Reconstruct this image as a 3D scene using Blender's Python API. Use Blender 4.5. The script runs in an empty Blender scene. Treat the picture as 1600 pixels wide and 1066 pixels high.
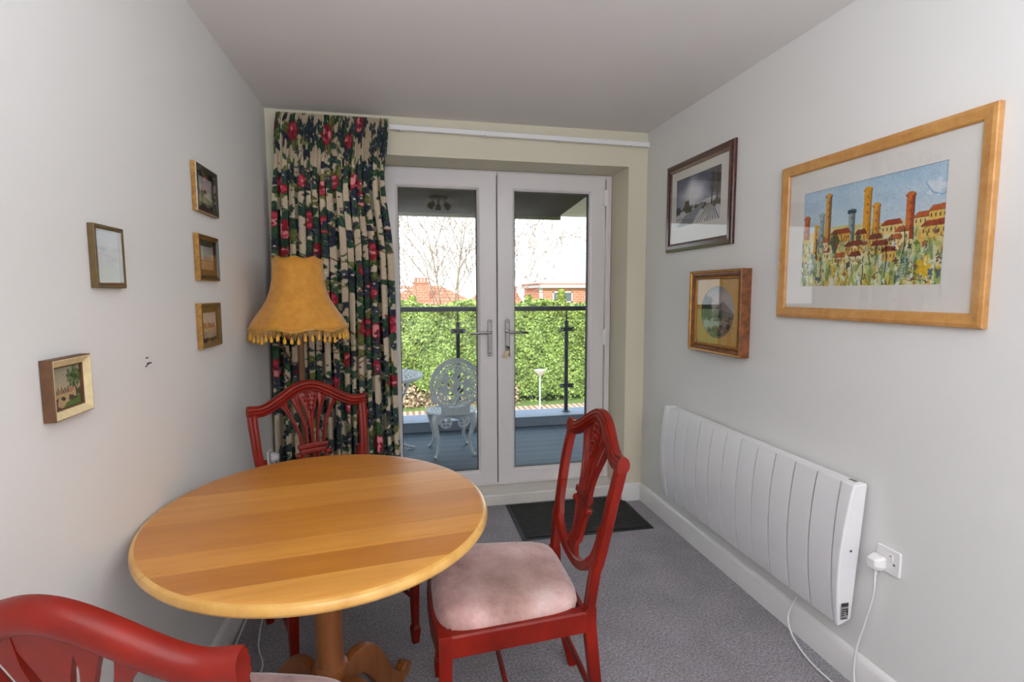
import bpy, math, random
import numpy as np
from mathutils import Vector, Matrix
random.seed(7); rng = np.random.default_rng(7)
PI = math.pi
SC = bpy.context.scene
COL = SC.collection
W, H = 2.267, 2.4            # room width, ceiling height (x right, y towards the french doors, z up)

# ------------------------------------------------------------------ camera
def make_camera():
    yaw, pitch, roll, f = 0.210822, 0.092107, -0.00226, 824.47
    cy, sy, cp, sp = math.cos(yaw), math.sin(yaw), math.cos(pitch), math.sin(pitch)
    fw = Vector((sy*cp, cy*cp, -sp)); r = Vector((cy, -sy, 0)); u = r.cross(fw)
    r2 = r*math.cos(roll) + u*math.sin(roll); u2 = -r*math.sin(roll) + u*math.cos(roll)
    cd = bpy.data.cameras.new('camera'); cd.sensor_width = 36; cd.lens = f/1600*36
    cd.clip_start = 0.02; cd.clip_end = 400
    co = bpy.data.objects.new('camera', cd); COL.objects.link(co)
    m = Matrix((r2, u2, -fw)).transposed().to_4x4(); m.translation = Vector((0.6951, -3.2002, 1.3951))
    co.matrix_world = m
    SC.camera = co
make_camera()

# ------------------------------------------------------------------ light
vs = SC.view_settings
vs.view_transform = 'Standard'; vs.look = 'None'; vs.gamma = 1; vs.use_curve_mapping = False
vs.exposure = 0.18
SC.cycles.max_bounces = 8; SC.cycles.diffuse_bounces = 5; SC.cycles.transparent_max_bounces = 16
SC.cycles.caustics_reflective = False; SC.cycles.caustics_refractive = False
SC.cycles.use_denoising = True; SC.cycles.sample_clamp_indirect = 6

def make_world():
    w = bpy.data.worlds.new('sky'); SC.world = w; w.use_nodes = True
    nt = w.node_tree; bg = nt.nodes['Background']
    tc = nt.nodes.new('ShaderNodeTexCoord'); sx = nt.nodes.new('ShaderNodeSeparateXYZ'); rp = nt.nodes.new('ShaderNodeValToRGB')
    nt.links.new(tc.outputs['Generated'], sx.inputs[0]); nt.links.new(sx.outputs['Z'], rp.inputs[0]); nt.links.new(rp.outputs[0], bg.inputs[0])
    rp.color_ramp.elements[0].position = 0.0; rp.color_ramp.elements[0].color = (0.93, 0.965, 1, 1)
    rp.color_ramp.elements[1].position = 0.6; rp.color_ramp.elements[1].color = (0.70, 0.84, 1.0, 1)
    bg.inputs[1].default_value = 2.1
make_world()

def lamp(name, kind, energy, color, loc, target=None, size=None, size_y=None, angle=None):
    ld = bpy.data.lights.new(name, kind); ld.energy = energy; ld.color = color
    if kind == 'AREA': ld.shape = 'RECTANGLE'; ld.size = size; ld.size_y = size_y
    if angle: ld.angle = angle
    o = bpy.data.objects.new(name, ld); COL.objects.link(o); o.location = loc
    if target is not None:
        o.rotation_euler = (Vector(target) - Vector(loc)).to_track_quat('-Z', 'Y').to_euler()
    return o
lamp('sun', 'SUN', 4.0, (1, 0.93, 0.82), (-6, -10, 12), (0, 2, 1.5), angle=0.01)
# added unseen fill behind the camera, facing up to bounce off the ceiling
lamp('ceiling_bounce_lamp', 'AREA', 64, (0.92, 0.975, 1.07), (1.0, -3.8, 1.5), (1.0, -3.8, 2.6), 1.5, 1.0)
lamp('far_bounce_lamp', 'AREA', 78, (0.92, 0.975, 1.07), (0.9, -5.6, 1.5), (0.9, -5.6, 2.6), 1.4, 1.0)

# ------------------------------------------------------------------ materials
def s2l(c):
    return tuple((x/12.92 if x <= 0.04045 else ((x+0.055)/1.055)**2.4) for x in c)
def rgb(r, g, b): return s2l((r/255, g/255, b/255))

class NT:
    def __init__(s, name):
        s.m = bpy.data.materials.new(name); s.m.use_nodes = True; s.t = s.m.node_tree
        s.b = s.t.nodes['Principled BSDF']; s.out = s.t.nodes['Material Output']
    def n(s, k, **kw):
        x = s.t.nodes.new(k)
        for a, v in kw.items(): setattr(x, a, v)
        return x
    def l(s, a, b): s.t.links.new(a, b)
    def set(s, **kw):
        for k, v in kw.items():
            i = s.b.inputs[k.replace('_', ' ')]
            i.default_value = v
        return s
    def coord(s, scale=(1, 1, 1), rot=(0, 0, 0)):
        tc = s.n('ShaderNodeTexCoord'); mp = s.n('ShaderNodeMapping')
        mp.inputs['Scale'].default_value = scale; mp.inputs['Rotation'].default_value = rot
        s.l(tc.outputs['Object'], mp.inputs[0]); return mp.outputs[0]
    def noise(s, vec, scale, detail=4, rough=0.55):
        x = s.n('ShaderNodeTexNoise'); x.inputs['Scale'].default_value = scale
        x.inputs['Detail'].default_value = detail; x.inputs['Roughness'].default_value = rough
        s.l(vec, x.inputs['Vector']); return x
    def ramp(s, fac, stops):
        r = s.n('ShaderNodeValToRGB'); s.l(fac, r.inputs[0]); e = r.color_ramp.elements
        while len(e) < len(stops): e.new(0.5)
        for i, (p, c) in enumerate(stops): e[i].position = p; e[i].color = (*c, 1)
        return r.outputs[0]
    def bump(s, h, strength, dist=0.01):
        b = s.n('ShaderNodeBump'); b.inputs['Strength'].default_value = strength; b.inputs['Distance'].default_value = dist
        s.l(h, b.inputs['Height']); s.l(b.outputs[0], s.b.inputs['Normal'])
    def mix(s, fac, a, b, mode='MIX'):
        x = s.n('ShaderNodeMix', data_type='RGBA', blend_type=mode)
        if isinstance(fac, (int, float)): x.inputs[0].default_value = fac
        else: s.l(fac, x.inputs[0])
        for i, v in ((6, a), (7, b)):
            if isinstance(v, tuple): x.inputs[i].default_value = (*v, 1)
            else: s.l(v, x.inputs[i])
        return x.outputs[2]

def plain(name, c, rough=0.5, metal=0.0, coat=0.0, var=0.06, scale=12, bump=0.0, bscale=200):
    t = NT(name); v = t.coord()
    n = t.noise(v, scale)
    lo = tuple(max(0, x*(1-var)) for x in c); hi = tuple(min(1, x*(1+var)) for x in c)
    t.l(t.ramp(n.outputs[0], [(0.3, lo), (0.7, hi)]), t.b.inputs['Base Color'])
    t.set(Roughness=rough, Metallic=metal, Coat_Weight=coat, Coat_Roughness=0.08)
    if bump: t.bump(t.noise(v, bscale).outputs[0], bump, 0.002)
    return t.m

def wood(name, dark, light, rough=0.35, coat=0.3, stretch=(3, 30, 30), scale=2.0):
    t = NT(name); v = t.coord(stretch)
    n = t.noise(v, scale, 6, 0.6)
    t.l(t.ramp(n.outputs[0], [(0.32, dark), (0.68, light)]), t.b.inputs['Base Color'])
    t.set(Roughness=rough, Coat_Weight=coat, Coat_Roughness=0.12); t.bump(n.outputs[0], 0.05, 0.002)
    return t.m

def vcol(name, rough=0.7, coat=0.0, sheen=0.0):
    t = NT(name); a = t.n('ShaderNodeVertexColor', layer_name='Col'); t.l(a.outputs[0], t.b.inputs['Base Color'])
    t.set(Roughness=rough, Coat_Weight=coat, Sheen_Weight=sheen)
    return t.m

M = {}
def wallmat(name, c):
    t = NT(name); v = t.coord()
    n = t.noise(v, 1.3, 3); n2 = t.noise(v, 160, 3)
    t.l(t.ramp(n.outputs[0], [(0.35, tuple(x*0.975 for x in c)), (0.65, c)]), t.b.inputs['Base Color'])
    t.set(Roughness=0.75); t.bump(n2.outputs[0], 0.06, 0.002); return t.m
M['wall'] = wallmat('matt_wall_paint', rgb(229, 228, 225))
M['wall_cream'] = wallmat('cream_wall_paint', rgb(222, 215, 192))
M['ceiling'] = wallmat('ceiling_paint', rgb(232, 227, 223))
M['white_gloss'] = plain('white_gloss_paint', rgb(232, 230, 228), 0.3, coat=0.3, var=0.02)
M['sill_paint'] = plain('worn_white_sill_paint', rgb(226, 222, 214), 0.35, var=0.06, scale=7)
M['upvc'] = plain('white_plastic_frame', rgb(228, 223, 222), 0.28, coat=0.25, var=0.015)
M['gasket'] = plain('dark_rubber_gasket', rgb(40, 42, 44), 0.6)
M['gap'] = plain('grey_gap_shadow_strip', rgb(120, 118, 118), 0.7)  # mid grey of the meeting seal and the radiator display
M['white_plastic'] = plain('white_plastic', rgb(238, 237, 236), 0.3, coat=0.2, var=0.01)
M['heater'] = plain('white_enamel', rgb(236, 235, 236), 0.28, coat=0.3, var=0.01)
M['heater_core'] = plain('dark_heater_core', rgb(8, 8, 8), 0.9)  # black colour stands in for the shade in the gaps between fins
M['chrome'] = plain('chrome', (0.24, 0.23, 0.23), 0.08, metal=1, var=0.02)  # base darkened to stand in for the reflection of a dark room
M['dark_metal'] = plain('dark_metal', rgb(40, 36, 34), 0.5, metal=0.4)
M['screw'] = plain('screw_metal', rgb(120, 112, 100), 0.4, metal=0.8)

def carpet():
    t = NT('grey_carpet'); v = t.coord()
    n = t.noise(v, 120, 4, 0.8); n2 = t.noise(v, 5, 3); n3 = t.noise(v, 70, 3, 0.7)
    a = t.ramp(n.outputs[0], [(0.36, rgb(92, 88, 94)), (0.64, rgb(178, 172, 178))])
    b = t.ramp(n2.outputs[0], [(0.3, (0.80, 0.80, 0.80)), (0.7, (1.08, 1.06, 1.07))])
    c = t.ramp(n3.outputs[0], [(0.35, (0.82, 0.82, 0.82)), (0.65, (1.1, 1.1, 1.1))])
    t.l(t.mix(1.0, t.mix(1.0, a, b, 'MULTIPLY'), c, 'MULTIPLY'), t.b.inputs['Base Color']); t.set(Roughness=1.0, Sheen_Weight=0.3)
    t.bump(n.outputs[0], 0.8, 0.006); return t.m
M['carpet'] = carpet()

def doormat_mat():
    t = NT('black_ribbed_mat'); v = t.coord()
    w = t.n('ShaderNodeTexWave'); w.inputs['Scale'].default_value = 16; w.bands_direction = 'Y'
    w.inputs['Distortion'].default_value = 2.2; w.inputs['Detail'].default_value = 2; w.inputs['Detail Scale'].default_value = 6
    t.l(v, w.inputs[0])
    t.l(t.ramp(w.outputs[1], [(0.2, rgb(14, 14, 14)), (0.9, rgb(66, 66, 60))]), t.b.inputs['Base Color'])
    t.set(Roughness=0.95); t.bump(w.outputs[1], 1.0, 0.01); return t.m
M['mat_pile'] = doormat_mat()
M['mat_edge'] = plain('black_rubber', rgb(30, 32, 38), 0.6)

def red_wood():
    t = NT('red_mahogany_lacquer'); v = t.coord((1, 1, 1)); n = t.noise(v, 9, 4, 0.5)
    t.l(t.ramp(n.outputs[0], [(0.3, rgb(104, 14, 4)), (0.7, rgb(136, 25, 6))]), t.b.inputs['Base Color'])
    t.set(Roughness=0.45, Coat_Weight=0.25, Coat_Roughness=0.06, Specular_IOR_Level=0.2); return t.m
M['red'] = red_wood()

def velvet():
    t = NT('worn_pink_velvet'); v = t.coord(); n = t.noise(v, 5.5, 4, 0.6); n2 = t.noise(v, 90, 4, 0.7)
    c = t.ramp(n.outputs[0], [(0.32, rgb(160, 124, 116)), (0.48, rgb(206, 164, 158)), (0.68, rgb(232, 204, 200))])
    # a greyish worn patch
    tc = t.n('ShaderNodeTexCoord'); mp = t.n('ShaderNodeMapping'); mp.inputs['Location'].default_value = (0.42, 0.05, -4.75*0); mp.inputs['Scale'].default_value = (5.5, 5.0, 0)
    t.l(tc.outputs['Object'], mp.inputs[0]); g = t.n('ShaderNodeTexGradient', gradient_type='SPHERICAL'); t.l(mp.outputs[0], g.inputs[0])
    f = t.ramp(g.outputs[1], [(0.0, (0, 0, 0)), (0.6, (0.6, 0.6, 0.6))])
    c = t.mix(f, c, rgb(138, 112, 100))
    c = t.mix(1.0, c, t.ramp(n2.outputs[0], [(0.3, (0.9, 0.9, 0.9)), (0.7, (1.05, 1.05, 1.05))]), 'MULTIPLY')
    t.l(c, t.b.inputs['Base Color']); t.set(Roughness=0.95, Sheen_Weight=0.5, Sheen_Roughness=0.4); t.bump(n2.outputs[0], 0.3, 0.002); return t.m
M['velvet'] = velvet()

def table_wood(name='honey_oak', seed=0.0):
    t = NT(name); tc = t.n('ShaderNodeTexCoord'); sx = t.n('ShaderNodeSeparateXYZ'); t.l(tc.outputs['Object'], sx.inputs[0])
    def m(op, a, b=None):
        x = t.n('ShaderNodeMath', operation=op)
        for i, v in enumerate((a, b)):
            if v is None: continue
            if isinstance(v, (int, float)): x.inputs[i].default_value = v
            else: t.l(v, x.inputs[i])
        return x.outputs[0]
    k = m('FLOOR', m('MULTIPLY', m('ADD', sx.outputs['Y'], 0.298 + seed), 1/0.0995))
    wn = t.n('ShaderNodeTexWhiteNoise', noise_dimensions='1D'); t.l(m('ADD', k, 4.37), wn.inputs['W'])
    base = t.ramp(wn.outputs[0], [(0.0, rgb(186, 118, 42)), (0.35, rgb(198, 130, 50)), (0.7, rgb(212, 146, 62)), (1.0, rgb(222, 160, 76))])
    v = t.coord((1.2, 14, 14)); n = t.noise(v, 4, 7, 0.62); n2 = t.noise(t.coord((0.9, 3.5, 3)), 3, 3)
    c = t.mix(1.0, base, t.ramp(n.outputs[0], [(0.3, (0.90, 0.88, 0.85)), (0.7, (1.04, 1.05, 1.06))]), 'MULTIPLY')
    c = t.mix(1.0, c, t.ramp(n2.outputs[0], [(0.35, (0.93, 0.89, 0.84)), (0.7, (1.04, 1.05, 1.06))]), 'MULTIPLY')
    t.l(c, t.b.inputs['Base Color']); t.set(Roughness=0.38, Coat_Weight=0.35, Coat_Roughness=0.22); return t.m
M['oak'] = table_wood()
M['oak_edge'] = wood('oak_rim', rgb(204, 150, 70), rgb(226, 178, 100), 0.3, 0.4, (10, 10, 10), 1.2)
M['oak_base'] = wood('oak_pedestal', rgb(132, 74, 34), rgb(156, 94, 46), 0.4, 0.3, (18, 18, 2), 2)  # redder oak, darkened to carry the shade under the table top
M['shade'] = None
def shade_mat():
    t = NT('mustard_lampshade_cloth'); v = t.coord((1, 1, 1)); n = t.noise(v, 30, 4)
    t.l(t.ramp(n.outputs[0], [(0.3, rgb(206, 140, 44)), (0.7, rgb(222, 158, 58))]), t.b.inputs['Base Color'])
    t.set(Roughness=0.7, Sheen_Weight=0.3, Transmission_Weight=0.0); return t.m
M['shade'] = shade_mat()
M['fringe'] = plain('gold_fringe', rgb(206, 152, 62), 0.45, var=0.15, scale=80)
M['tassel'] = plain('gold_tassel_bobble', rgb(226, 168, 58), 0.35, var=0.1, scale=80)
M['lamp_wood'] = wood('turned_lamp_wood', rgb(92, 60, 34), rgb(124, 84, 48), 0.4, 0.3, (20, 20, 2), 2)
M['cable'] = plain('white_cable', rgb(226, 226, 226), 0.4, var=0.02)
M['pale_oak'] = wood('pale_oak_frame', rgb(186, 130, 66), rgb(206, 154, 90), 0.4, 0.2, (14, 14, 14), 2)
M['dark_burr'] = wood('dark_mahogany_frame', rgb(46, 20, 14), rgb(92, 44, 30), 0.3, 0.5, (9, 9, 9), 5)
M['gilt_brown'] = wood('bronze_wood_frame', rgb(92, 50, 22), rgb(150, 90, 44), 0.35, 0.5, (8, 8, 8), 4)
M['gilt'] = plain('gilt', rgb(176, 124, 54), 0.35, metal=0.5, var=0.25, scale=40)
M['side_gold'] = plain('patchy_gold_frame_side', rgb(168, 124, 58), 0.5, metal=0.2, var=0.4, scale=60)
M['old_black'] = plain('black_lacquer', rgb(34, 26, 20), 0.3, coat=0.4)
M['silver_worn'] = plain('worn_silver_lip', rgb(196, 188, 168), 0.35, metal=0.5, var=0.3, scale=90)
M['old_brown'] = plain('worn_brown_wood', rgb(96, 64, 40), 0.5, var=0.25, scale=30)
M['olive_brown'] = plain('olive_brown_wood', rgb(100, 80, 44), 0.45, var=0.15, scale=60)
M['cream_bevel'] = plain('aged_cream_gesso', rgb(222, 204, 158), 0.5, var=0.12, scale=50)
M['mount_white'] = plain('white_mount_card', rgb(232, 228, 222), 0.8, var=0.01)
M['mount_black'] = plain('dark_green_mount_card', rgb(34, 36, 30), 0.8, var=0.05)
M['mount_brown'] = plain('brown_mount_card', rgb(78, 62, 44), 0.8, var=0.05)
M['mount_gold'] = plain('gold_mount_card', rgb(196, 148, 60), 0.5, metal=0.15, var=0.08, scale=15)
M['print'] = vcol('painted_paper', 0.7)

def glass_mat(name, tint=(1, 1, 1), ior=1.5, mult=1.0):
    t = NT(name); t.t.nodes.remove(t.b)
    tr = t.n('ShaderNodeBsdfTransparent'); tr.inputs[0].default_value = (*tint, 1)
    gl = t.n('ShaderNodeBsdfGlossy'); gl.inputs['Roughness'].default_value = 0.0
    lw = t.n('ShaderNodeLayerWeight'); lw.inputs[0].default_value = .5       # facing = 1-|cos|
    pw = t.n('ShaderNodeMath', operation='POWER'); pw.inputs[1].default_value = 5.0; t.l(lw.outputs['Facing'], pw.inputs[0])
    r0 = ((ior-1)/(ior+1))**2
    mu = t.n('ShaderNodeMath', operation='MULTIPLY_ADD', use_clamp=True); mu.inputs[1].default_value = (1-r0)*mult; mu.inputs[2].default_value = r0*mult; t.l(pw.outputs[0], mu.inputs[0])
    mx = t.n('ShaderNodeMixShader'); t.l(mu.outputs[0], mx.inputs[0]); t.l(tr.outputs[0], mx.inputs[1]); t.l(gl.outputs[0], mx.inputs[2])
    t.l(mx.outputs[0], t.out.inputs[0]); return t.m
M['glass'] = glass_mat('picture_glass')
M['door_glass'] = glass_mat('double_glazing', (0.97, 0.985, 0.98), 1.5, 0.6)
M['rail_glass'] = glass_mat('balustrade_glass', (0.95, 0.98, 0.97), 1.45)

# outdoor
def deck():
    t = NT('grey_composite_decking'); tc = t.n('ShaderNodeTexCoord'); v = tc.outputs['Object']
    b = t.n('ShaderNodeTexBrick'); b.offset = 0.0
    for k, x in (('Scale', 1.0), ('Mortar Size', 0.004), ('Brick Width', 6.0), ('Row Height', 0.142), ('Mortar Smooth', 0.1)): b.inputs[k].default_value = x
    b.inputs['Color1'].default_value = (*rgb(74, 86, 102), 1); b.inputs['Color2'].default_value = (*rgb(64, 78, 96), 1); b.inputs['Mortar'].default_value = (*rgb(108, 122, 138), 1)
    t.l(v, b.inputs[0]); n = t.noise(t.coord((2, 40, 2)), 6, 4)
    t.l(t.mix(1.0, b.outputs[0], t.ramp(n.outputs[0], [(0.3, (0.85, 0.85, 0.85)), (0.7, (1.08, 1.08, 1.08))]), 'MULTIPLY'), t.b.inputs['Base Color'])
    t.set(Roughness=0.6); return t.m
M['deck'] = deck()
M['kerb'] = plain('pale_grey_coping', rgb(142, 156, 180), 0.5, var=0.06, scale=3)
M['rail'] = plain('anthracite_metal', rgb(52, 62, 72), 0.4, metal=0.3)
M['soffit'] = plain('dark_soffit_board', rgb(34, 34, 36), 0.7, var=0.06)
M['soffit'].node_tree.nodes['Principled BSDF'].inputs['Specular IOR Level'].default_value = 0.05
M['olive'] = plain('olive_timber_edge', rgb(110, 112, 66), 0.7, var=0.15, scale=4)
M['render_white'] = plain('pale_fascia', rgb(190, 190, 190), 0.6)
M['cast'] = plain('white_cast_aluminium', rgb(198, 205, 214), 0.4, var=0.1, scale=60)
M['leaf'] = vcol('conifer_foliage', 0.75)
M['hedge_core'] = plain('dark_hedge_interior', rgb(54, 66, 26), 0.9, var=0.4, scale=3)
M['bare_twigs'] = plain('dry_brown_litter', rgb(176, 146, 112), 0.9, var=0.45, scale=6)
M['ground'] = plain('lawn', rgb(120, 140, 70), 0.95, var=0.2, scale=1)
def paving():
    t = NT('terracotta_lattice_paving'); tc = t.n('ShaderNodeTexCoord'); mp = t.n('ShaderNodeMapping'); mp.inputs['Rotation'].default_value = (0, 0, PI/4)
    t.l(tc.outputs['Object'], mp.inputs[0]); c = t.n('ShaderNodeTexChecker'); c.inputs['Scale'].default_value = 7.0
    c.inputs['Color1'].default_value = (*rgb(150, 96, 66), 1); c.inputs['Color2'].default_value = (*rgb(232, 206, 184), 1)
    t.l(mp.outputs[0], c.inputs[0]); t.l(c.outputs[0], t.b.inputs['Base Color']); t.set(Roughness=0.9); return t.m
M['paving'] = paving()
def tiles(name, a, b, mo, w, h, mort=0.02):
    t = NT(name); tc = t.n('ShaderNodeTexCoord')
    x = t.n('ShaderNodeTexBrick')
    for k, v in (('Scale', 1.0), ('Mortar Size', mort), ('Brick Width', w), ('Row Height', h)): x.inputs[k].default_value = v
    x.inputs['Color1'].default_value = (*a, 1); x.inputs['Color2'].default_value = (*b, 1); x.inputs['Mortar'].default_value = (*mo, 1)
    mp = t.n('ShaderNodeMapping'); mp.inputs['Rotation'].default_value = (PI/2, 0, 0); t.l(tc.outputs['Object'], mp.inputs[0])
    t.l(mp.outputs[0], x.inputs[0]); t.l(x.outputs[0], t.b.inputs['Base Color']); t.set(Roughness=0.85); return t.m
M['roof'] = tiles('orange_clay_tiles', rgb(206, 128, 100), rgb(218, 142, 112), rgb(178, 96, 72), 0.42, 0.3, 0.05)
M['brick'] = tiles('red_brick', rgb(196, 112, 88), rgb(208, 126, 98), rgb(206, 160, 138), 0.5, 0.22, 0.03)
M['bark'] = plain('pale_birch_bark', rgb(150, 130, 108), 0.9, var=0.25, scale=3)
M['window_dark'] = plain('window_glass_far', rgb(96, 104, 108), 0.2)
M['slate'] = plain('grey_lead', rgb(200, 196, 190), 0.6)

# ------------------------------------------------------------------ mesh helpers
class MB:
    def __init__(s): s.v = []; s.f = []; s.mi = []
    def add(s, v, f, mi=0):
        o = len(s.v); s.v += [tuple(p) for p in v]; s.f += [tuple(i+o for i in q) for q in f]; s.mi += [mi]*len(f); return s
    def box(s, x0, x1, y0, y1, z0, z1, mi=0):
        v = [(x0, y0, z0), (x1, y0, z0), (x1, y1, z0), (x0, y1, z0), (x0, y0, z1), (x1, y0, z1), (x1, y1, z1), (x0, y1, z1)]
        return s.add(v, [(0, 3, 2, 1), (4, 5, 6, 7), (0, 1, 5, 4), (1, 2, 6, 5), (2, 3, 7, 6), (3, 0, 4, 7)], mi)
    def prism(s, poly, a0, a1, axis='z', mi=0):
        n = len(poly)
        def P(p, a):
            return {'z': (p[0], p[1], a), 'y': (p[0], a, p[1]), 'x': (a, p[0], p[1])}[axis]
        v = [P(p, a0) for p in poly] + [P(p, a1) for p in poly]
        f = [tuple(range(n))[::-1], tuple(range(n, 2*n))] + [(i, (i+1) % n, n+(i+1) % n, n+i) for i in range(n)]
        return s.add(v, f, mi)
    def lathe(s, prof, n=24, c=(0, 0, 0), mi=0, cap=True, rfun=None):
        v = []
        for r, z in prof:
            for k in range(n):
                a = 2*PI*k/n; rr = r*(rfun(a) if rfun else 1)
                v.append((c[0]+rr*math.cos(a), c[1]+rr*math.sin(a), c[2]+z))
        f = []
        for i in range(len(prof)-1):
            for k in range(n): f.append((i*n+k, i*n+(k+1) % n, (i+1)*n+(k+1) % n, (i+1)*n+k))
        if cap: f += [tuple(range(n))[::-1], tuple(range((len(prof)-1)*n, len(prof)*n))]
        return s.add(v, f, mi)
    def tube(s, pts, r, n=8, mi=0, cap=True):
        pts = [Vector(p) for p in pts]; m = len(pts)
        rr = r if isinstance(r, (list, tuple)) else [r]*m
        t = [(pts[min(i+1, m-1)]-pts[max(i-1, 0)]).normalized() for i in range(m)]
        a = t[0].orthogonal().normalized(); v = []
        for i in range(m):
            a = (a - t[i]*a.dot(t[i])); a = a.normalized() if a.length > 1e-6 else t[i].orthogonal().normalized()
            b = t[i].cross(a)
            for k in range(n):
                q = 2*PI*k/n; v.append(pts[i] + (a*math.cos(q) + b*math.sin(q))*rr[i])
        f = [(i*n+k, i*n+(k+1) % n, (i+1)*n+(k+1) % n, (i+1)*n+k) for i in range(m-1) for k in range(n)]
        if cap: f += [tuple(range(n))[::-1], tuple(range((m-1)*n, m*n))]
        return s.add(v, f, mi)
    def strip(s, pts, prof, nrm, sa=None, sb=None, mi=0, closed=False):
        """sweep a closed profile (a across, b along nrm) along pts; nrm = vector or list"""
        pts = [Vector(p) for p in pts]; m = len(pts); n = len(prof); v = []
        for i in range(m):
            if closed: t = (pts[(i+1) % m]-pts[(i-1) % m]).normalized()
            else: t = (pts[min(i+1, m-1)]-pts[max(i-1, 0)]).normalized()
            N = Vector(nrm[i] if isinstance(nrm, list) else nrm); N = (N - t*N.dot(t)).normalized(); A = N.cross(t)
            for a, b in prof:
                v.append(pts[i] + A*a*(sa[i] if sa else 1) + N*b*(sb[i] if sb else 1))
        f = []
        for i in range(m if closed else m-1):
            j = (i+1) % m
            for k in range(n): f.append((i*n+k, i*n+(k+1) % n, j*n+(k+1) % n, j*n+k))
        if not closed: f += [tuple(range(n))[::-1], tuple(range((m-1)*n, m*n))]
        return s.add(v, f, mi)
    def ball(s, c, r, n=8, m=6, sz=(1, 1, 1), mi=0):
        prof = [(max(1e-4, math.sin(PI*i/m))*r, -math.cos(PI*i/m)*r*sz[2]) for i in range(m+1)]
        o = len(s.v); s.lathe(prof, n, c, mi)
        return s
    def build(s, name, mats, parent=None, smooth=None, bevel=None, loc=None, seg=2):
        me = bpy.data.meshes.new(name); me.from_pydata([tuple(p) for p in s.v], [], s.f)
        mats = mats if isinstance(mats, (list, tuple)) else [mats]
        for m in mats: me.materials.append(m)
        if len(mats) > 1: me.polygons.foreach_set('material_index', s.mi)
        me.validate()
        import bmesh
        bm = bmesh.new(); bm.from_mesh(me); bmesh.ops.recalc_face_normals(bm, faces=bm.faces); bm.to_mesh(me); bm.free()
        if smooth is not None:
            me.polygons.foreach_set('use_smooth', [True]*len(me.polygons))
            me.set_sharp_from_angle(angle=math.radians(smooth))
        o = bpy.data.objects.new(name, me); COL.objects.link(o)
        if parent: o.parent = parent
        if loc: o.location = loc
        if bevel:
            b = o.modifiers.new('bevel', 'BEVEL'); b.width = bevel; b.segments = seg; b.limit_method = 'ANGLE'; b.angle_limit = math.radians(40)
            b.harden_normals = False
        return o

def tag(o, label=None, cat=None, group=None, kind=None):
    if label: o['label'] = label
    if cat: o['category'] = cat
    if group: o['group'] = group
    if kind: o['kind'] = kind
    return o
def thing(name, label, cat, loc=(0, 0, 0), rz=0, group=None):
    o = bpy.data.objects.new(name, None); COL.objects.link(o); o.location = loc; o.rotation_euler = (0, 0, rz)
    o.empty_display_size = 0.05
    return tag(o, label, cat, group)
def struct(o): o['kind'] = 'structure'; return o
def kids(o): return [c for c in COL.objects if c.parent == o]
def copy_tree(o, parent=None):
    c = o.copy(); COL.objects.link(c)
    if parent: c.parent = parent
    for ch in kids(o): copy_tree(ch, c)
    return c
def spline(P, n=8):
    P = [Vector(p) for p in P]; out = []
    Q = [P[0]*2-P[1]] + P + [P[-1]*2-P[-2]]
    for i in range(1, len(Q)-2):
        for k in range(n):
            t = k/n; a, b, c, d = Q[i-1], Q[i], Q[i+1], Q[i+2]
            out.append(0.5*((2*b) + (c-a)*t + (2*a-5*b+4*c-d)*t*t + (3*b-a-3*c+d)*t**3))
    out.append(P[-1]); return out
def interp(x, xs, ys): return float(np.interp(x, xs, ys))
def rrect(w, h, r, n=4):
    out = []
    for cx, cy, a0 in ((w/2-r, h/2-r, 0), (-w/2+r, h/2-r, PI/2), (-w/2+r, -h/2+r, PI), (w/2-r, -h/2+r, 1.5*PI)):
        for k in range(n+1):
            a = a0 + PI/2*k/n; out.append((cx+r*math.cos(a), cy+r*math.sin(a)))
    return out

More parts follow.
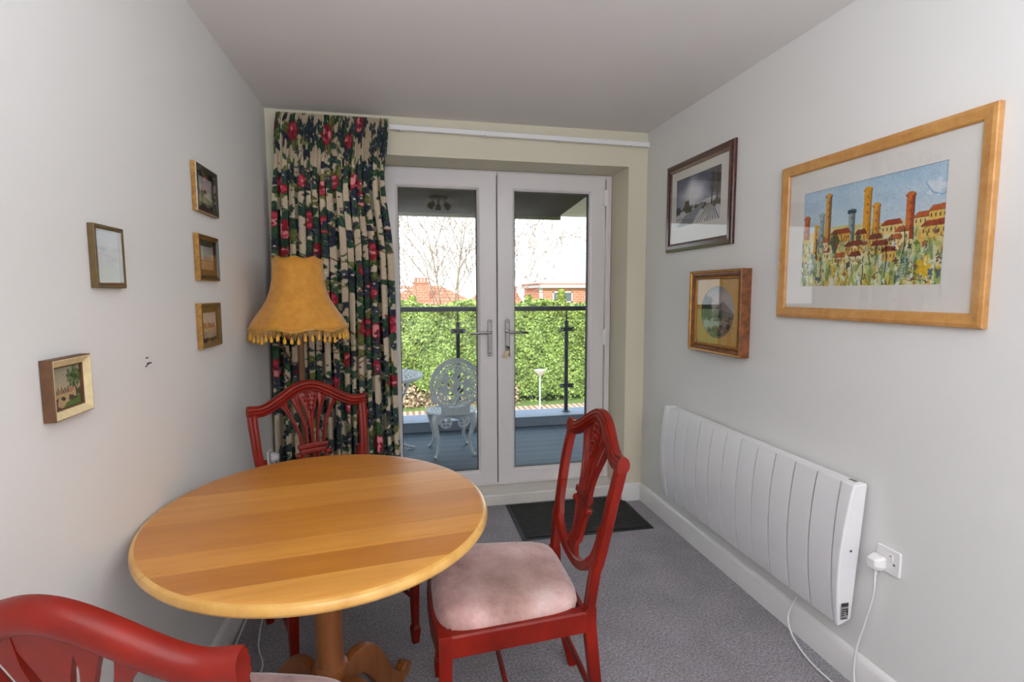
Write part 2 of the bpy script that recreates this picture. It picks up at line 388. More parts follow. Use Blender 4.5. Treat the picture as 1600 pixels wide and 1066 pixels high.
# ------------------------------------------------------------------ painter (procedural artwork as point colours)
class Paint:
    def __init__(s, w, h, res, base):
        s.W, s.H = w, h; s.nx = max(4, int(w*res)); s.ny = max(4, int(h*res))
        s.u, s.v = np.meshgrid(np.linspace(0, w, s.nx), np.linspace(0, h, s.ny))   # v downwards
        s.c = np.ones((s.ny, s.nx, 3))*np.array(base)/255.
        s.px = w/s.nx
    def put(s, m, col, a=1.0):
        m = np.clip(m, 0, 1)[..., None]*a; s.c = s.c*(1-m) + np.array(col)/255.*m
    def soft(s, d, e=None): e = e or s.px; return np.clip(0.5 - d/e, 0, 1)
    def _win(s, x0, x1, y0, y1):
        i0 = max(0, int(x0/s.W*s.nx)-1); i1 = min(s.nx, int(x1/s.W*s.nx)+3); j0 = max(0, int(y0/s.H*s.ny)-1); j1 = min(s.ny, int(y1/s.H*s.ny)+3)
        return slice(j0, j1), slice(i0, i1)
    def ell(s, cx, cy, rx, ry, col, a=1.0, ang=0, wob=0.0, nl=5, ph=0.0, edge=None):
        R = max(rx, ry)*1.4+s.px*2; w = s._win(cx-R, cx+R, cy-R, cy+R); u = s.u[w]-cx; v = s.v[w]-cy
        if u.size == 0: return
        c, n = math.cos(ang), math.sin(ang); x = u*c+v*n; y = -u*n+v*c
        th = np.arctan2(y, x); r = np.sqrt((x/rx)**2+(y/ry)**2)/(1+wob*np.cos(nl*th+ph))
        d = (r-1)*min(rx, ry); m = np.clip(0.5-d/(edge or s.px), 0, 1)[..., None]*a
        s.c[w] = s.c[w]*(1-m) + np.array(col)/255.*m
    def rect(s, x0, x1, y0, y1, col, a=1.0):
        w = s._win(x0, x1, y0, y1); u, v = s.u[w], s.v[w]
        d = np.maximum(np.maximum(x0-u, u-x1), np.maximum(y0-v, v-y1)); m = s.soft(d)[..., None]*a
        s.c[w] = s.c[w]*(1-m) + np.array(col)/255.*m
    def poly(s, P, col, a=1.0):
        P = np.array(P); w = s._win(P[:, 0].min(), P[:, 0].max(), P[:, 1].min(), P[:, 1].max()); u, v = s.u[w], s.v[w]
        ins = np.zeros(u.shape, bool); n = len(P)
        for i in range(n):
            x0, y0 = P[i]; x1, y1 = P[(i+1) % n]
            if y0 == y1: continue
            c = ((y0 > v) != (y1 > v)) & (u < (x1-x0)*(v-y0)/(y1-y0)+x0); ins ^= c
        m = ins[..., None]*a; s.c[w] = s.c[w]*(1-m) + np.array(col)/255.*m
    def line(s, P, wd, col, a=1.0):
        P = np.array(P, float)
        for (x0, y0), (x1, y1) in zip(P[:-1], P[1:]):
            w = s._win(min(x0, x1)-wd, max(x0, x1)+wd, min(y0, y1)-wd, max(y0, y1)+wd); u, v = s.u[w], s.v[w]
            if u.size == 0: continue
            L = (x1-x0)**2+(y1-y0)**2+1e-12; t = np.clip(((u-x0)*(x1-x0)+(v-y0)*(y1-y0))/L, 0, 1)
            d = np.hypot(u-x0-t*(x1-x0), v-y0-t*(y1-y0))-wd/2; m = s.soft(d)[..., None]*a
            s.c[w] = s.c[w]*(1-m) + np.array(col)/255.*m
    def grad(s, y0, y1, c0, c1, a=1.0):
        t = np.clip((s.v-y0)/(y1-y0), 0, 1)[..., None]; m = ((s.v >= y0) & (s.v <= y1))[..., None]*a
        s.c = s.c*(1-m) + (np.array(c0)*(1-t)+np.array(c1)*t)/255.*m
    def fuzz(s, amt, cell=1, seed=1):
        g = np.random.default_rng(seed); ny, nx = s.ny//cell+2, s.nx//cell+2
        n = np.kron(g.normal(0, amt, (ny, nx, 1)), np.ones((cell, cell, 1)))[:s.ny, :s.nx]; s.c = np.clip(s.c+n/255., 0, 1)
    def mesh(s, name, mat, parent, fn, keep=None, smooth=True):
        """fn(u, v) arrays -> x, y, z arrays"""
        x, y, z = fn(s.u, s.v); V = np.stack([x, y, z], -1).reshape(-1, 3)
        idx = np.arange(s.ny*s.nx).reshape(s.ny, s.nx)
        F = np.stack([idx[:-1, :-1], idx[1:, :-1], idx[1:, 1:], idx[:-1, 1:]], -1)
        if keep is not None: F = F[keep[:-1, :-1]]
        F = F.reshape(-1, 4)
        C = s.c.reshape(-1, 3)
        if keep is not None:
            used = np.unique(F); mp = -np.ones(len(V), int); mp[used] = np.arange(len(used)); V = V[used]; C = C[used]; F = mp[F]
        me = bpy.data.meshes.new(name); me.vertices.add(len(V)); me.vertices.foreach_set('co', V.ravel().astype(np.float32))
        me.loops.add(F.size); me.loops.foreach_set('vertex_index', F.ravel().astype(np.int32)); me.polygons.add(len(F))
        me.polygons.foreach_set('loop_start', (np.arange(len(F))*4).astype(np.int32)); me.update(calc_edges=True)
        me.polygons.foreach_set('use_smooth', [smooth]*len(F)); me.materials.append(mat)
        c = np.clip(C, 0, 1); lin = np.where(c <= 0.04045, c/12.92, ((c+0.055)/1.055)**2.4)
        at = me.color_attributes.new('Col', 'FLOAT_COLOR', 'POINT'); at.data.foreach_set('color', np.c_[lin, np.ones(len(lin))].ravel().astype(np.float32))
        o = bpy.data.objects.new(name, me); COL.objects.link(o)
        if parent: o.parent = parent
        return o

# ================================================================== SETTING
YB = -6.9
OX0, OX1, OZ0, OZ1, WT = 0.545, 2.14, 0.0, 2.185, 0.42      # door opening in the far wall
struct(MB().box(-0.1, W+0.1, YB-0.1, 0.30, -0.12, 0).build('floor', M['carpet']))
struct(MB().box(-0.1, W+0.1, YB-0.1, 0.0, H, H+0.12).build('ceiling', M['ceiling']))
struct(MB().box(-0.1, 0, YB, 0, 0, H).build('wall_left', M['wall']))
struct(MB().box(W, W+0.1, YB, 0, 0, H).build('wall_right', M['wall']))
struct(MB().box(-0.1, W+0.1, YB-0.1, YB, 0, H).build('wall_behind', M['wall']))
m = MB(); m.box(-5, OX0, 0, WT, 0, H+0.12); m.box(OX1, 7, 0, WT, 0, H+0.12); m.box(OX0, OX1, 0, WT, OZ1, H+0.12)
struct(m.build('wall_far', M['wall_cream']))
# skirting boards
def skirt(name, pts, parent=None):   # pts: floor line, board stands to the left of travel direction
    prof = [(0, 0), (0.016, 0), (0.016, 0.095), (0.011, 0.108), (0.004, 0.116), (0, 0.118)]
    b = MB()
    P = [Vector((*p, 0)) for p in pts]; n = len(P); off = []
    for i in range(n):
        d0 = (P[i]-P[i-1]).normalized() if i > 0 else (P[1]-P[0]).normalized()
        d1 = (P[i+1]-P[i]).normalized() if i < n-1 else d0
        n0 = Vector((-d0.y, d0.x, 0)); n1 = Vector((-d1.y, d1.x, 0)); k = (n0+n1); off.append(k/(k.dot(n0) if abs(k.dot(n0)) > 1e-6 else 1))
    v = [(P[i].x+off[i].x*a, P[i].y+off[i].y*a, z) for i in range(n) for a, z in prof]; q = len(prof)
    f = [(i*q+k, i*q+(k+1) % q, (i+1)*q+(k+1) % q, (i+1)*q+k) for i in range(n-1) for k in range(q)] + [tuple(range(q)), tuple(range((n-1)*q, n*q))]
    b.add(v, f); return struct(b.build(name, M['white_gloss'], parent, smooth=30))
skirt('baseboard_left', [(0, 0), (0, YB)])
skirt('baseboard_right', [(W, YB), (W, 0), (OX1, 0), (OX1, 0.09)])
skirt('baseboard_far', [(OX0, 0.09), (OX0, 0), (0.018, 0)])
# door threshold plinth
struct(MB().box(OX0, OX1, 0.092, 0.30, 0, 0.075).build('trim_1', M['sill_paint'], bevel=0.008))

# ------------------------------------------------------------------ french doors
DY = 0.25
FX0, FX1, FZ0, FZ1 = 0.548, 2.137, 0.077, 2.183
fr = MB(); t = 0.038
fr.box(FX0, FX0+t, DY+0.012, DY+0.082, FZ0, FZ1); fr.box(FX1-t, FX1, DY+0.012, DY+0.082, FZ0, FZ1)
fr.box(FX0+t, FX1-t, DY+0.012, DY+0.082, FZ1-t+0.01, FZ1); fr.box(FX0+t, FX1-t, DY+0.012, DY+0.082, FZ0, FZ0+0.02)
struct(fr.build('trim_2', M['upvc'], bevel=0.004))
MX = 1.333
def door(name, x0, x1, px0, px1, hinge_side):
    root = struct(thing(name, None, None, (x0, DY, 0)))
    if True:
        z0, z1, pz0, pz1 = 0.092, 2.172, 0.192, 2.057
        X1 = x1-x0; a, b = px0-x0, px1-x0
        s = MB()
        def ring(o, i, y0, y1):     # o, i = (x0,x1,z0,z1) rectangles
            vs = []
            for (q0, q1, q2, q3), y in ((o, y0), (i, y0), (i, y1), (o, y1)):
                vs += [(q0, y, q2), (q1, y, q2), (q1, y, q3), (q0, y, q3)]
            f = [(r*4+k, r*4+(k+1) % 4, ((r+1) % 4)*4+(k+1) % 4, ((r+1) % 4)*4+k) for r in range(4) for k in range(4)]
            s.add(vs, f)
        ring((0, X1, z0, z1), (a-0.014, b+0.014, pz0-0.014, pz1+0.014), 0, 0.07)
        sh = s.build('sash', M['upvc'], root, bevel=0.004); struct(sh)
        s = MB(); vs = []
        loops = [((a-0.016, b+0.016, pz0-0.016, pz1+0.016), 0.003), ((a-0.010, b+0.010, pz0-0.010, pz1+0.010), 0.005),
                 ((a, b, pz0, pz1), 0.018), ((a, b, pz0, pz1), 0.05), ((a-0.016, b+0.016, pz0-0.016, pz1+0.016), 0.05)]
        for (q0, q1, q2, q3), y in loops: vs += [(q0, y, q2), (q1, y, q2), (q1, y, q3), (q0, y, q3)]
        n = len(loops); f = [(r*4+k, r*4+(k+1) % 4, ((r+1) % n)*4+(k+1) % 4, ((r+1) % n)*4+k) for r in range(n) for k in range(4)]
        s.add(vs, f); s.build('glazing_bead', M['upvc'], root)
        s = MB(); g = 0.004
        for q in ((a, a+g, pz0, pz1), (b-g, b, pz0, pz1), (a, b, pz0, pz0+g), (a, b, pz1-g, pz1)): s.box(q[0], q[1], 0.018, 0.050, q[2], q[3])
        s.build('gasket', M['gasket'], root)
        MB().box(a+0.001, b-0.001, 0.0385, 0.0395, pz0+0.001, pz1-0.001).build('glass_pane', M['door_glass'], root)
    # handle
    hx = (1.282-x0) if hinge_side == 'l' else (1.402-x0); sgn = -1 if hinge_side == 'l' else 1
    h = MB()
    pr = []
    for k in range(9): an = PI*k/8; pr.append((hx+0.0155*math.cos(an), 1.2+0.0155*math.sin(an)))
    for k in range(9): an = PI+PI*k/8; pr.append((hx+0.0155*math.cos(an), 0.985+0.0155*math.sin(an)))
    h.prism(pr, -0.009, 0.0, 'y'); hb = h.build('handle_plate', M['chrome'], root, bevel=0.003)
    zc = 1.133
    l = MB(); l.tube([(hx, -0.008, zc), (hx, -0.045, zc)], 0.010, 12)
    l.strip(spline([(hx-sgn*0.008, -0.05, zc), (hx+sgn*0.03, -0.052, zc-0.001), (hx+sgn*0.09, -0.05, zc-0.004), (hx+sgn*0.135, -0.042, zc-0.008)], 5), rrect(0.017, 0.012, 0.005), (0, 1, 0))
    l.build('lever', M['chrome'], hb, smooth=40)
    for z in (1.198, 0.992): MB().tube([(hx, -0.009, z), (hx, -0.0115, z)], 0.005, 10).build('screw', M['screw'], hb)
    MB().tube([(hx, -0.009, 1.03), (hx, -0.016, 1.03)], 0.009, 14).build('lock_cylinder', M['chrome'], hb, smooth=40)
    # hinges
    ex = (x1-x0) if hinge_side == 'r' else 0
    for z in (2.03, 1.085, 0.21):
        g = MB(); sx = 1 if hinge_side == 'r' else -1
        g.box(ex-0.014*1, ex+0.014, -0.016, 0.012, z-0.05, z+0.05)
        g.tube([(ex, -0.012, z-0.055), (ex, -0.012, z+0.055)], 0.0085, 10)
        g.build('hinge', M['white_plastic'], root, bevel=0.002)
    return root
door('door_1', 0.59, MX-0.003, 0.703, 1.203, 'l')
d2 = door('door_2', MX+0.004, 2.085, 1.455, 1.972, 'r')
MB().box(MX-0.003, MX+0.004, DY+0.02, DY+0.07, 0.10, 2.165).build('meeting_seal', M['gap'], d2).location = (-(MX+0.004), -DY, 0)
# key with a tag in the right hand door
k = thing('door_key', 'small key with a cream plastic tag hanging from the right door lock', 'key', (1.402, DY-0.016, 1.03))
b = MB(); b.box(-0.0012, 0.0012, -0.022, 0.0, -0.004, 0.004); b.tube([(0, -0.022+0.0045*0, 0.0)] + [(0, -0.026, -0.002)], 0.009, 12)
b.build('key_bow', M['screw'], k)
b = MB(); b.tube([(0.009*math.cos(x)-0.0, -0.028, -0.012+0.012*math.sin(x)) for x in np.linspace(0, 2*PI, 18)], 0.001, 5)
b.build('key_ring', M['chrome'], k)
b = MB(); b.strip([(-0.008, -0.028, -0.02), (-0.024, -0.030, -0.068)], rrect(0.026, 0.004, 0.0015), (0, 1, 0)); b.build('tag', M['cream_bevel'], k, bevel=0.002)
b = MB(); b.strip([(0.003, -0.028, -0.02), (0.006, -0.029, -0.06)], rrect(0.010, 0.002, 0.0009), (0, 1, 0)); b.build('key_blade', M['screw'], k)

# ------------------------------------------------------------------ curtain track + curtain
tr = thing('curtain_track', 'long white curtain track running above the french doors', 'curtain track', (0, 0, 2.32))
t = MB(); prof = [(-0.014, -0.008), (-0.012, -0.011), (0.012, -0.011), (0.014, -0.008), (0.014, 0.008), (-0.014, 0.008)]
t.strip([(0.06, -0.045, 0.012), (2.245, -0.045, -0.006)], [(a, b) for a, b in prof], (0, 1, 0)); t.build('rail', M['white_plastic'], tr, smooth=30)
for x in (0.25, 0.72, 1.21, 1.66, 2.13):
    z = 0.012-0.018*(x-0.06)/2.185
    b = MB(); b.box(x-0.012, x+0.012, -0.037, 0.0, z-0.008, z+0.012); b.box(x-0.010, x+0.010, -0.052, -0.030, z-0.020, z-0.0135)
    br = b.build('bracket', M['white_plastic'], tr, bevel=0.002); MB().tube([(x-0.002, -0.0525, z-0.017), (x-0.002, -0.054, z-0.017)], 0.0032, 8).build('screw', M['dark_metal'], br)
b = MB(); b.box(2.243, 2.253, -0.058, -0.032, -0.024, 0.012); b.build('end_cap', M['white_plastic'], tr, bevel=0.002)

def curtain():
    CW, CH = 1.30, 2.30
    P = Paint(CW, CH, 1, (0, 0, 0)); P.nx, P.ny = 680, 540
    P.u, P.v = np.meshgrid(np.linspace(0, CW, P.nx), np.linspace(0, CH, P.ny)); P.c = np.ones((P.ny, P.nx, 3))*np.array((198, 182, 156))/255.; P.px = CW/P.nx
    g = random.Random(11)
    G1, G2, G3, NV, NV2 = (30, 62, 42), (48, 82, 50), (98, 104, 46), (28, 34, 50), (58, 68, 88)
    RD, PK, LP, BR = (138, 20, 38), (192, 58, 78), (226, 140, 142), (116, 70, 52)
    def leaf(x, y, L, ang, col):
        P.ell(x+math.cos(ang)*L/2, y+math.sin(ang)*L/2, L*0.55, L*0.27, col, 1, ang, 0.12, 7, g.random()*6)
        P.line([(x, y), (x+math.cos(ang)*L*0.95, y+math.sin(ang)*L*0.95)], 0.0035, tuple(min(255, c+40) for c in col), 0.8)
    def rose(x, y, r):
        for k in range(9): leaf(x, y, r*g.uniform(1.5, 2.1), k*2*PI/9+g.uniform(-.3, .3), g.choice((G1, G1, G2, G3, NV)))
        P.ell(x, y, r, r*0.92, RD, 1, 0, 0.09, 6, g.random()*6)
        for k in range(7):
            an = k*2*PI/7+g.random(); P.ell(x+math.cos(an)*r*.62, y+math.sin(an)*r*.55, r*.32, r*.24, g.choice((PK, PK, LP, RD)), 1, an+PI/2, 0.15, 3, g.random()*6)
        for k in range(5):
            an = k*2*PI/5+g.random(); P.ell(x+math.cos(an)*r*.3, y+math.sin(an)*r*.28, r*.2, r*.15, g.choice((PK, RD, LP)), 1, an, 0.2, 3)
        P.ell(x, y, r*.16, r*.14, (104, 14, 30))
    def blue(x, y, r):
        for k in range(5):
            an = k*2*PI/5+g.random(); leaf(x, y, r*1.9, an, g.choice((G1, NV)))
        for k in range(6):
            an = k*2*PI/6; P.ell(x+math.cos(an)*r*.55, y+math.sin(an)*r*.55, r*.42, r*.3, g.choice((NV, NV2)), 1, an)
        P.ell(x, y, r*.2, r*.2, (206, 196, 170))
    for i in range(110):     # vines
        x, y = g.uniform(0, CW), g.uniform(0, CH); pts = [(x, y)]
        an = g.uniform(0, 6.28)
        for k in range(6): an += g.uniform(-.7, .7); x += math.cos(an)*.04; y += math.sin(an)*.04; pts.append((x, y))
        P.line(pts, 0.006, g.choice((BR, G1, G3)))
        for q in pts[1::2]:
            for _ in range(3): P.ell(q[0]+g.uniform(-.02, .02), q[1]+g.uniform(-.02, .02), .005, .005, g.choice((RD, BR, NV)))
            leaf(q[0], q[1], .045, g.uniform(0, 6.28), g.choice((G1, G2, G3)))
    for i in range(300): leaf(g.uniform(0, CW), g.uniform(0, CH), g.uniform(.04, .075), g.uniform(0, 6.28), g.choice((G1, G1, G2, G3, NV)))
    for i in range(7):
        for j in range(11):
            x = (i+.5*(j % 2)+g.uniform(-.35, .35))*CW/6.5; y = (j+g.uniform(-.4, .4)+.4)*CH/10.6
            if g.random() < .76: rose(x, y, g.uniform(.04, .062))
            else:
                for _ in range(4): blue(x+g.uniform(-.06, .06), y+g.uniform(-.05, .05), g.uniform(.02, .03))
    for i in range(190): blue(g.uniform(0, CW), g.uniform(0, CH), g.uniform(.014, .024))
    for i in range(500): P.ell(g.uniform(0, CW), g.uniform(0, CH), .004, .004, g.choice((RD, NV, G1, G3, BR, (228, 216, 192))))
    P.fuzz(5, 1)
    def fn(u, v):
        s = u/CW; z = 2.352 - v*(2.335/CH)
        top = np.clip((0.26-v)/0.26, 0, 1); low = np.clip((v-0.16)/0.25, 0, 1)
        # spread: narrow heading, wider hem
        k = np.clip(v/2.0, 0, 1)
        xl = 0.085 - 0.083*np.sqrt(k); xr = 0.668 + 0.022*k - 0.035*np.exp(-((v-0.35)/0.25)**2)
        x = xl + (xr-xl)*s
        ph = s*2*PI*15 + 0.8*np.sin(s*17+v*0.8) + 0.5*np.sin(s*41)
        amp = 0.050*(0.8+0.3*np.sin(s*29+1.3))*(0.6+0.4*np.clip(v/1.2, 0, 1))
        y = -0.098 + low*(amp*(1.15-2.1*np.abs(np.sin(ph/2))**1.3*1.0) + 0.010*np.sin(ph*0.5+v*2.2+1) + 0.006*np.sin(ph*2.1+v*3))
        x = x + low*0.012*np.sin(ph*2)*(0.6+0.4*np.sin(v*2))
        # gathered heading: fine pleats and two pinch bands
        hp = s*2*PI*46 + 1.2*np.sin(s*60)
        head = 1-np.clip((v-0.17)/0.12, 0, 1)
        y = y + head*(0.008*np.sin(hp) + 0.004*np.sin(hp*2.3)) - 0.010*head
        y = y + 0.010*np.exp(-((v-0.185)/0.018)**2) + 0.004*np.exp(-((v-0.03)/0.01)**2)
        z = z + 0.004*np.sin(hp)*np.clip(1-v/0.05, 0, 1)
        y = np.minimum(y, -0.026)
        y = np.where(v < 0.10, np.minimum(y, -0.066), y)
        return x, y, z
    m = vcol('floral_chintz', 0.85, sheen=0.1)
    root = thing('curtain', 'floor length rose and navy floral curtain gathered beside the french doors', 'curtain', (0, 0, 0))
    P.mesh('curtain_drop', m, root, fn)
curtain()

# ------------------------------------------------------------------ dining chairs
def build_chair():
    root = thing('dining_chair', None, 'chair', group='shield back dining chairs round the table')
    R = M['red']
    def by(z): return interp(z, [0, .20, .45, .6, .8, .95, 1.05], [-.285, -.235, -.21, -.225, -.262, -.298, -.325])
    def bp(x, z, dy=0): return Vector((x, by(z)+dy-0.010*(1-min(1, abs(x)/.25)**2)*(1 if z > .6 else 0), z))
    N = Vector((0, 1, .18)).normalized()
    # legs
    for sx in (-1, 1):
        pts = [bp(sx*interp(z, [0, .45], [.200, .190]), z) for z in np.linspace(0, .475, 9)]
        sc = [interp(i, [0, 8], [.85, 1.0]) for i in range(9)]
        MB().strip(pts, rrect(.034, .038, .005, 2), (0, 1, 0), sc, sc).build('leg', R, root, smooth=35)
        f = MB(); x, y = sx*.230, .212
        pr = [(.019, .47), (.019, .40), (.012, .075), (.0165, .062), (.0165, .05), (.0115, .0)]
        f.lathe([(r*1.414, z) for r, z in pr], 4, (0, 0, 0)); f.v = [(x+(p[0]-p[1])*.7071, y+(p[0]+p[1])*.7071, p[2]) for p in f.v]
        f.build('leg', R, root, bevel=.002)
    for sx in (-1, 1):
        zs = np.linspace(.47, .912, 22)
        pts = [bp(sx*interp(z, [.47, .55, .65, .75, .85, .93], [.190, .197, .213, .224, .230, .230]), z) for z in zs]
        sc = [interp(z, [.47, .6, .8, .93], [1.0, .95, 1.0, 1.08]) for z in zs]
        pf = [(-.017, -.012), (-.012, -.016), (.012, -.016), (.017, -.012), (.017, .010), (.012, .014), (.004, .0145), (0, .012), (-.004, .0145), (-.012, .014), (-.017, .010)]
        MB().strip(pts, pf, N, sc, None).build('back_stile', R, root, smooth=38)
    xs = np.linspace(-.248, .248, 49)
    pts = [bp(x, .9135+.080*(.5+.5*math.cos(PI*min(1, abs(x)/.205)))-.004*math.exp(-((abs(x)-.2)/.04)**2), .004) for x in xs]
    pf = [(-.024, -.004), (-.0225, -.010), (-.018, -.0155), (-.011, -.0195), (-.003, -.0215), (.005, -.0215), (.013, -.019), (.019, -.0145), (.0228, -.009), (.024, -.003), (.024, .006), (.021, .012), (.016, .013), (.013, .0095), (.009, .0145), (.002, .0155), (-.002, .0115), (-.006, .0145), (-.013, .0135), (-.016, .0095), (-.021, .011), (-.024, .005)]
    MB().strip(pts, pf, N).build('top_rail', R, root, smooth=32)
    th = np.linspace(PI, 2*PI, 41)
    pts = []
    for a in th:
        c, s = math.cos(a), math.sin(a)
        pts.append(bp(.206*math.copysign(abs(c)**.85, c), .715-.178*abs(s)**.9, .002))
    MB().strip(pts, [(-.015, -.010), (.015, -.010), (.015, .008), (.010, .012), (.004, .009), (0, .012), (-.006, .009), (-.011, .012), (-.015, .008)], N).build('shield_rail', R, root, smooth=32)
    # splat
    s = MB()
    def bar(P, ws, dy=0, th=.013):
        q = spline([(x, 0, z) for x, z in P], 6); n = len(q)
        wz = [interp(i/(n-1), np.linspace(0, 1, len(ws)), ws) for i in range(n)]
        pf = [(-.5, -th/2), (.5, -th/2), (.5, th*.25), (.32, th/2), (.08, th*.5), (0, th*.3), (-.08, th*.5), (-.32, th/2), (-.5, th*.25)]
        s.strip([bp(p.x, p.z, dy) for p in q], pf, N, wz)
    for g in (-1, 1):
        bar([(g*.112, .935), (g*.092, .895), (g*.064, .83), (g*.050, .78), (g*.047, .735)], [.040, .020, .013, .012, .012])
        bar([(g*.060, .965), (g*.050, .91), (g*.032, .85), (g*.024, .79), (g*.022, .735)], [.046, .022, .013, .010, .010], .001)
        bar([(g*.052, .70), (g*.042, .66), (g*.034, .61), (g*.036, .56), (g*.040, .545)], [.016, .012, .010, .010, .012])
        bar([(g*.020, .715), (g*.016, .64), (g*.014, .545)], [.009, .008, .008])
        s.ball(bp(g*.062, .705, .002), .013, 10, 6)
    bar([(0, .985), (0, .95), (0, .90), (0, .86), (0, .80), (0, .73)], [.10, .085, .045, .024, .014, .012], .003)
    bar([(0, .72), (0, .64), (0, .545)], [.009, .008, .008])
    s.strip([bp(-.062, .738, .002), bp(0, .742, .002), bp(.062, .738, .002)], rrect(.022, .018, .004, 2), N)
    s.strip([bp(-.052, .718, .001), bp(0, .718, .001), bp(.052, .718, .001)], rrect(.022, .014, .004, 2), N)
    s.strip([bp(-.045, .553, .001), bp(0, .549, .001), bp(.045, .553, .001)], rrect(.026, .014, .004, 2), N)
    sp = s.build('splat', R, root, smooth=38)
    c = MB()   # carved wheat ear
    for r_ in range(7):
        z = .965-.019*r_; wd = interp(z, [.85, .9, .965], [.006, .015, .036]); k = max(1, int(wd*2/.011))
        for i in range(k): c.ball(bp((-wd+2*wd*(i+.5)/k), z+.004*(i % 2), .010), .0048, 6, 4, (1, 1, 1.4))
    c.build('carving', R, sp, smooth=60)
    # seat frame
    q = MB()
    F = [(-.250, .230), (-.13, .248), (0, .254), (.13, .248), (.250, .230)]
    out = F + [(.207, -.205), (-.207, -.205)]
    inn = [(-.220, .205), (-.12, .216), (0, .222), (.12, .216), (.220, .205), (.178, -.188), (-.178, -.188)]
    n = 7; vs = [(x, y, .405) for x, y in out] + [(x, y, .462) for x, y in out] + [(x*.985, y*.985, .468) for x, y in out] + [(x, y, .468) for x, y in inn] + [(x, y, .405) for x, y in inn]
    fs = [(r*n+k, r*n+(k+1) % n, ((r+1) % 5)*n+(k+1) % n, ((r+1) % 5)*n+k) for r in range(5) for k in range(n)]
    q.add(vs, fs); q.build('seat_frame', R, root, smooth=25)
    # seat cushion
    q = MB(); U = 28; V = 10; vs = []
    def outline(a, k):
        c, s_ = math.cos(a), math.sin(a); e = .36
        x = math.copysign(abs(c)**e, c); y = math.copysign(abs(s_)**e, s_)
        hw = interp(y, [-1, 1], [.188, .232]); return (x*hw*k, (y*.209 + (.014*(1-x*x) if y > 0 else 0))*k+.014)
    rings = [(1.0, .452), (1.015, .468), (1.0, .486), (.955, .500), (.87, .510), (.7, .518), (.45, .523), (.2, .525)]
    nn = 72
    for k, z in rings:
        for i in range(nn):
            a = 2*PI*i/nn; x, y = outline(a, k); vs.append((x, y, z))
    fs = [(r*nn+i, r*nn+(i+1) % nn, (r+1)*nn+(i+1) % nn, (r+1)*nn+i) for r in range(len(rings)-1) for i in range(nn)]
    fs += [tuple(range(nn))[::-1], tuple(range((len(rings)-1)*nn, len(rings)*nn))]
    q.add(vs, fs); so = q.build('seat', M['velvet'], root, smooth=60); so['label'] = 'worn pink velvet drop-in seat'
    # stretchers
    for sx in (-1, 1): MB().strip([(sx*.226, .207, .19), (sx*.198, -.235, .19)], rrect(.022, .014, .003, 2), (1, 0, 0)).build('stretcher', R, root, smooth=30)
    MB().strip([(-.21, .02, .19), (.21, .02, .19)], rrect(.022, .014, .003, 2), (0, 1, 0)).build('stretcher', R, root, smooth=30)
    MB().strip([(-.195, -.225, .20), (.195, -.225, .20)], rrect(.022, .014, .003, 2), (0, 1, 0)).build('stretcher', R, root, smooth=30)
    return root
def face(o, x, y, fx, fy): o.location = (x, y, 0); o.rotation_euler = (0, 0, math.atan2(-fx, fy))
ch = build_chair()
ch['label'] = 'red lacquered shield back chair standing right of the table with its pink seat showing'
chB = copy_tree(ch); chB['label'] = 'red shield back chair in front of the floral curtain beyond the table'
chF = copy_tree(ch); chF['label'] = 'red shield back chair cut off in the bottom left foreground seen from behind'
face(ch, 1.016, -1.61, -1, .024)
face(chB, .433, -1.075, .43, -.90)
face(chF, .322, -2.155, .258, .966)

